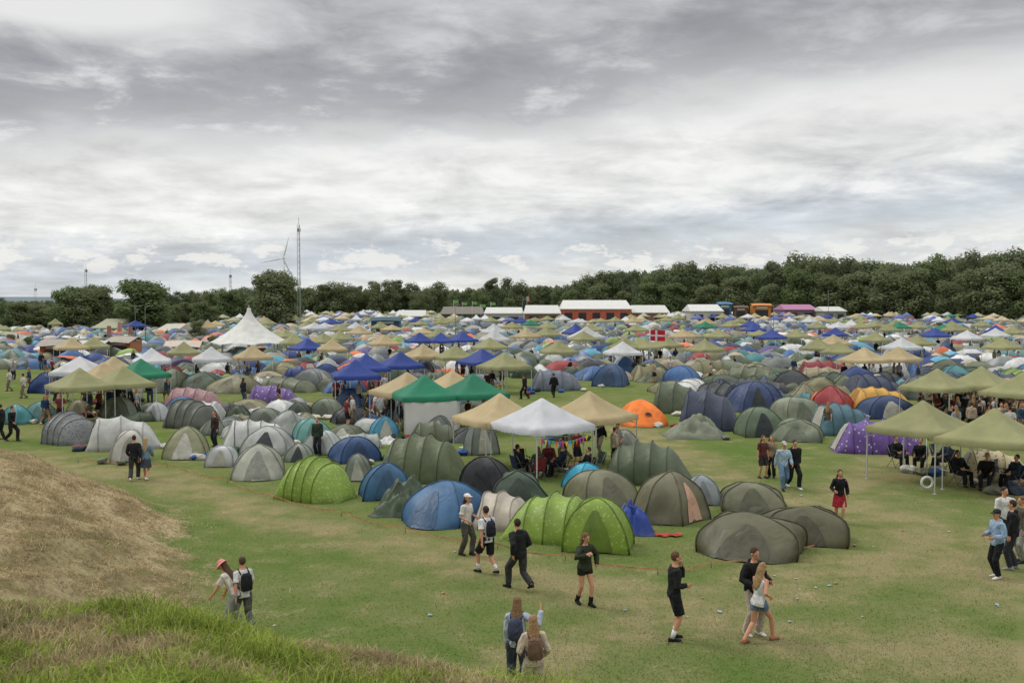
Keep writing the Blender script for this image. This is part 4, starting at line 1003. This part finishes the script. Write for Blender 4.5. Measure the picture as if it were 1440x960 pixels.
def hall(px0,px1,top,eave,Y,roofc,wallc,label):
    a=at_y(px0,top,Y); b=at_y(px1,top,Y); w=b.x-a.x; H=a.z; he=at_y(px0,eave,Y).z; dp=14
    r=obj('marquee',None,None,V(((a.x+b.x)/2,Y,0)),0,label=label,cat='marquee',group='marquees and stalls at the camp centre')
    m=MB(); m.rings([[V((-w/2,-dp/2,0)),V((w/2,-dp/2,0)),V((w/2,dp/2,0)),V((-w/2,dp/2,0))],[V((-w/2,-dp/2,he)),V((w/2,-dp/2,he)),V((w/2,dp/2,he)),V((-w/2,dp/2,he))]]); obj('wall',m.mesh('wall',[OBJM],False),r,color=C(wallc))
    m=MB(); e=.3
    prof_=[(-dp/2-e,he-.2),(-dp/2-e,he+.05),(-dp/4,he+(H-he)*.55),(0,H),(dp/4,he+(H-he)*.55),(dp/2+e,he+.05),(dp/2+e,he-.2)]
    m.rings([[V((s*(w/2+e)*(.9 if z>he+.3 else 1),y,z)) for y,z in prof_] for s in (-1,-.5,0,.5,1)],0,closed=False)
    for s in (-1,1): m.quad(*[V((s*(w/2+e)*(.9 if z>he+.3 else 1),y,z)) for y,z in prof_])
    obj('roof',m.mesh('roof',[OBJM],False),r,color=C(roofc))
    nn=max(2,int(w/4))
    for i in range(nn):
        x=-w/2+w*(i+.5)/nn; m=MB(); m.box((x,-dp/2-.06,he*.38),(w/nn*.55,.08,he*.7)); obj('doorway',m.mesh('doorway',[FABD],False),r)
hall(788,884,422,434,312,'#cacac5','#b4604a','long white roofed marquee with orange red walls')
hall(683,735,432,440,280,'#c2c2be','#b0aca4','white roofed marquee among trees'); hall(738,786,429,440,300,'#c2c2be','#86605a','white roofed marquee with red side')
hall(886,936,429,439,318,'#c0c0bb','#8a6660','white roofed marquee with red walls'); hall(966,1010,428,437,310,'#c8c8c4','#b9b6ae','white peaked marquee near trees')
hall(622,680,431,441,345,'#6f6a60','#55504a','brown roofed stage building'); hall(560,600,436,444,340,'#bfbfba','#8a6a5a','white roofed market stall')
hall(1096,1140,428,435,340,'#a06c8c','#7c6474','pink roofed market stall'); hall(1150,1180,431,437,330,'#bdbdb8','#8a8a84','small white market stall')
hall(1345,1415,409,425,395,'#a9aaa6','#98988f','white stall beneath tall trees')
hall(235,262,455,465,200,'#b0ac9c','#a09a88','pale small marquee'); hall(150,180,448,460,220,'#98987f','#8a8a78','pale small market stall')
def booth(px0,px1,top,base,c,label,dp=3.,rf=None):
    a=gp(px0,base); b=gp(px1,base); w=b.x-a.x; Y=a.y; H=at_y(px0,top,Y).z
    r=obj('food_stall',None,None,V(((a.x+b.x)/2,Y+dp/2,0)),random.uniform(-.2,.2),label=label,cat='food stall',group='food stalls')
    m=MB(); m.box((0,0,H/2),(w,dp,H)); obj('wall',m.mesh('wall',[OBJM],False),r,color=C(c))
    m=MB(); m.rings([[V((-w/2-.3,y,z)) ,V((0,y,z+.12)), V((w/2+.3,y,z))] for y,z in ((-dp/2-.9,H-.15),(-dp/2,H+.1),(0,H+.5),(dp/2+.2,H+.02))],0,closed=False); obj('roof',m.mesh('roof',[OBJM],False),r,color=C(rf) if rf else tuple(x*.6 for x in C(c)))
    m=MB(); m.box((0,-dp/2-.03,H*.5),(w*.7,.05,H*.42)); obj('serving_hatch',m.mesh('hatch',[FABD],False),r)
    m=MB(); m.box((0,-dp/2-.15,H*.29),(w*.75,.3,.06)); obj('counter',m.mesh('counter',[WH],False),r)
    m=MB(); m.box((0,-dp/2-.06,H*.86),(w*.6,.06,H*.12)); obj('sign',m.mesh('sign',[WH],False),r)
booth(55,97,485,508,'#a65c3a','orange food stall with serving hatch',rf='#8f897e'); booth(102,143,486,506,'#8a8580','grey stall with white roof',rf='#b8b8b2'); booth(152,186,480,503,'#a86c4a','orange stall beneath a frame',rf='#9a9084')
booth(522,562,450,474,'#3c5f74','blue container stall with sign'); booth(232,275,486,505,'#b8a294','pale pink draped stall',rf='#b8a89c')
booth(1008,1028,427,452,'#3f7396','blue stall tower with sign',rf='#3f7396'); booth(1058,1084,429,452,'#c27c3c','orange stall with sign',rf='#c27c3c'); booth(1033,1051,432,452,'#7a5548','brown stall with sign')
def lattice(px,top,Y,w,label):
    p=at_y(px,top,Y); r=MB(); n=int(p.z/(w*1.6)); H=p.z
    for a,b in ((-1,-1),(1,-1),(0,1)): r.chain([V((a*w/2,b*w/2,0)),V((a*w/3,b*w/3,H))],.045 if Y<400 else .14,n=4)
    c=[(-1,-1),(1,-1),(0,1)]
    for i in range(n):
        for j in range(3):
            z0=H*i/n; z1=H*(i+1)/n; f0=w/2-(w/6)*i/n; a=c[j]; b=c[(j+1)%3]
            r.chain([V((a[0]*f0,a[1]*f0,z0)),V((b[0]*f0,b[1]*f0,z1))],.02 if Y<400 else .07,n=3)
    r.chain([V((0,0,H)),V((0,0,H+w*2))],.04 if Y<400 else .12,n=4)
    for q in (0,2,4): r.box((math.cos(q)*w*.4,math.sin(q)*w*.4,H*.95),(w*.2,w*.2,w*.9))
    obj('radio_mast',r.mesh('mast',[STEEL],False),None,V((p.x,Y,0)),label=label,cat='mast',group='radio masts')
lattice(420,316,210,.75,'tall grey lattice mast above the trees'); lattice(121,378,900,2.4,'distant lattice telecom mast with antennas'); lattice(324,386,900,2.4,'distant lattice telecom mast with antennas'); lattice(50,406,1500,4,'distant lattice steel power pylon'); lattice(238,404,1500,2.5,'distant thin steel lattice mast')
hub=at_y(399,363,1500); tr=obj('wind_turbine',None,None,V((hub.x,1500,0)),0,label='white three-bladed wind turbine on the horizon',cat='wind turbine')
TW=pmat('turbine_white',C('#d4d7d9'),rough=.5,var=.05,bump=0)
m=MB(); m.chain([V((0,0,0)),V((0,0,hub.z))],[2.3,1.3],n=14); obj('tower',m.mesh('tower',[TW]),tr)
m=MB(); m.chain([V((0,4,hub.z)),V((0,-3,hub.z)),V((0,-5,hub.z))],[1.6,1.6,.7],n=10); obj('nacelle',m.mesh('nacelle',[TW]),tr)
for tip in ((407,333),(366,370),(413,391)):
    t=at_y(tip[0],tip[1],1500); d=V((t.x-hub.x,0,t.z-hub.z)); s=d.normalized(); q=V((s.z,0,-s.x)); R=[]
    for f,w in ((0,.6),(.08,.8),(.2,1.5),(.6,1.),(.95,.4),(1,.1)):
        c=V((0,-4,hub.z))+d*f; R.append([c+q*w,c+V((0,-.35,0)),c-q*w*.6,c+V((0,.35,0))])
    m=MB(); m.rings(R,0,True,True,True); obj('blade',m.mesh('blade',[TW]),tr)
def flag(px,top,Y,w,h,hexc,label,cross=False):
    p=at_y(px,top,Y); H=p.z; r=obj('flag',None,None,V((p.x,Y,0)),0,label=label,cat='flag',group='flags above the tents')
    m=MB(); m.chain([V((0,0,0)),V((0,0,H+.1))],.03 if Y<200 else .05,n=5); obj('pole',m.mesh('pole',[POLEW]),r)
    def f(u,v,o=0): return V((.05+u*w,.08*math.sin(u*7)-o,H-v*h-.05*u*w*.5))
    def sheet(u0,u1,v0,v1,o,c,nm):
        m=MB(); m.rings([[f(u0+(u1-u0)*i/10,v0+(v1-v0)*j/3,o) for i in range(11)] for j in range(4)],0,closed=False); obj(nm,m.mesh(nm,[OBJM]),r,color=C(c))
    sheet(0,1,0,1,0,hexc,'cloth')
    if cross: sheet(.33,.46,0,1,.012,'#d0d0d0','stripe'); sheet(0,1,.43,.57,.016,'#d0d0d0','stripe')
flag(914,464,88,1.3,.95,'#c01a2e','red flag with white cross on a pole',True)
for px,top in ((638,422),(650,425),(664,424),(676,428),(690,425)): flag(px,top,300,1.4,.9,'#6fa05c','green flag on a tall pole')
for px,top in ((150,458),(165,453),(180,459),(741,417)): flag(px,top,170 if px<300 else 320,.7,1.6,random.choice(['#b88a7a','#a8705f']),'pink banner flag on a pole')
for px,top,Y in ((190,432,150),(204,432,150),(735,422,260),(1165,410,250),(1088,430,200),(640,430,160)):
    p=at_y(px,top,Y); m=MB(); m.chain([V((0,0,0)),V((0,0,p.z)),V((.5,0,p.z+.2))],[.07,.045,.035],n=6); m.box((.7,0,p.z+.2),(.5,.18,.08)); obj('lamp_post',m.mesh('lamp',[STEEL]),None,V((p.x,Y,0)),label='slim grey lamp post above the tents',cat='lamp post',group='lamp posts')
# ---------------------------------------------------------------- world & light
w=bpy.data.worlds.new("World"); S.world=w; w.use_nodes=True; nt=w.node_tree; nt.nodes.clear()
out=N(nt,'ShaderNodeOutputWorld'); bg=N(nt,'ShaderNodeBackground')
sky=N(nt,'ShaderNodeTexSky'); sky.sky_type='NISHITA'; sky.sun_disc=False; SE=math.radians(48); SR=math.radians(-60); sky.sun_elevation=SE; sky.sun_rotation=SR
g=N(nt,'ShaderNodeTexCoord').outputs['Generated']; sx=N(nt,'ShaderNodeSeparateXYZ'); nt.links.new(g,sx.inputs[0]); dx,dy,dz=sx.outputs
zc=M(nt,'MAXIMUM',dz,0.); az=M(nt,'ARCTAN2',dx,dy)
def vec2(a,b):
    q=N(nt,'ShaderNodeCombineXYZ'); nt.links.new(a,q.inputs[0]); nt.links.new(b,q.inputs[1]); return q.outputs[0]
den=M(nt,'ADD',zc,.12)
P=vec2(M(nt,'DIVIDE',dx,den),M(nt,'DIVIDE',dy,den))
A=vec2(M(nt,'MULTIPLY',az,3.2),M(nt,'MULTIPLY',zc,10.))
n1=NOI(nt,A,.9,3,.5,.2); n2=NOI(nt,P,2.6,7,.6,.2); n5=NOI(nt,A,2.5,7,.62,.35)
mot=M(nt,'ADD',M(nt,'MULTIPLY',n2,.4),M(nt,'MULTIPLY',n5,.6))
elw=M(nt,'ADD',M(nt,'SUBTRACT',zc,M(nt,'MULTIPLY',az,.085)),M(nt,'ADD',M(nt,'MULTIPLY',M(nt,'SUBTRACT',n1,.5),M(nt,'MULTIPLY',zc,.55)),M(nt,'MULTIPLY',M(nt,'SUBTRACT',mot,.5),M(nt,'MULTIPLY',zc,.85))))
cr=N(nt,'ShaderNodeValToRGB'); nt.links.new(M(nt,'DIVIDE',elw,.4),cr.inputs[0]); e=cr.color_ramp; e.interpolation='B_SPLINE'
st=[(0,(.82,.82,.79)),(.03,(.79,.80,.78)),(.05,(.57,.62,.67)),(.068,(.58,.62,.67)),(.085,(.82,.825,.81)),(.145,(.86,.855,.83)),(.168,(.72,.725,.72)),(.185,(.46,.465,.48)),(.22,(.36,.365,.385)),(.255,(.45,.45,.465)),(.32,(.54,.54,.545)),(.4,(.60,.60,.60))]
while len(e.elements)<len(st): e.elements.new(.5)
for el,(a,c) in zip(e.elements,st): el.position=a/.4; el.color=(*c,1)
k=MR(nt,mot,.34,.66,.72,1.32)
c=MIX(nt,1.,cr.outputs[0],GREY(nt,k),'MULTIPLY')
brk=M(nt,'MULTIPLY',MR(nt,zc,.07,.12,0,1,True),MR(nt,zc,.28,.17,0,1,True))
c=MIX(nt,M(nt,'MULTIPLY',M(nt,'MULTIPLY',brk,MR(nt,mot,.50,.62,0,1,True)),.6),c,(.94,.93,.90))
def blob(a0,e0,ra,re,lo=.42,hi=.54):
    q=M(nt,'ADD',M(nt,'POWER',M(nt,'ABSOLUTE',M(nt,'DIVIDE',M(nt,'SUBTRACT',az,a0),ra)),2.),M(nt,'POWER',M(nt,'ABSOLUTE',M(nt,'DIVIDE',M(nt,'SUBTRACT',zc,e0),re)),2.))
    return M(nt,'MULTIPLY',M(nt,'EXPONENT',M(nt,'MULTIPLY',q,-1.)),MR(nt,mot,lo,hi,.5,1.,True))
c=MIX(nt,M(nt,'MINIMUM',M(nt,'MULTIPLY',blob(-.42,.262,.14,.026,.36,.5),1.5),1.),c,(.82,.82,.80))
c=MIX(nt,M(nt,'MULTIPLY',blob(.42,.19,.2,.05),.5),c,(.76,.76,.75))
Q=vec2(M(nt,'MULTIPLY',az,16.),M(nt,'MULTIPLY',zc,40.))
n4=M(nt,'SUBTRACT',NOI(nt,Q,1.1,7,.64),M(nt,'MULTIPLY',M(nt,'ABSOLUTE',M(nt,'SUBTRACT',zc,.042)),3.))
band=M(nt,'MULTIPLY',MR(nt,zc,.014,.034,0,1,True),MR(nt,zc,.05,.075,1,0,True))
c=MIX(nt,M(nt,'MULTIPLY',M(nt,'MULTIPLY',band,MR(nt,n4,.36,.46,0,1,True)),.38),c,(.54,.59,.66))
c=MIX(nt,M(nt,'MULTIPLY',M(nt,'MULTIPLY',band,MR(nt,n4,.49,.56,0,1,True)),.8),c,(.90,.89,.86))
zen=MR(nt,zc,.33,.85,1.,2.7,True)
c=MIX(nt,1.,c,GREY(nt,zen),'MULTIPLY')
ns=N(nt,'ShaderNodeVectorMath',operation='SCALE'); nt.links.new(sky.outputs[0],ns.inputs[0]); ns.inputs['Scale'].default_value=.1
c=MIX(nt,.06,c,ns.outputs[0])
nt.links.new(c,bg.inputs[0]); bg.inputs[1].default_value=1.; nt.links.new(bg.outputs[0],out.inputs[0])
sl=bpy.data.lights.new('sun','SUN'); sl.energy=1.2; sl.angle=math.radians(16); sl.color=(1,.95,.88); so=bpy.data.objects.new('sun',sl); COL.objects.link(so)
dirv=V((math.sin(SR)*math.cos(SE),math.cos(SR)*math.cos(SE),math.sin(SE)))
so.rotation_euler=(-dirv).to_track_quat('-Z','Y').to_euler()
S.view_settings.view_transform='Standard'; S.view_settings.look='None'; S.view_settings.exposure=0
print('objects',len(bpy.data.objects),'far',len(pts),'keep',len(keep),len(cand))
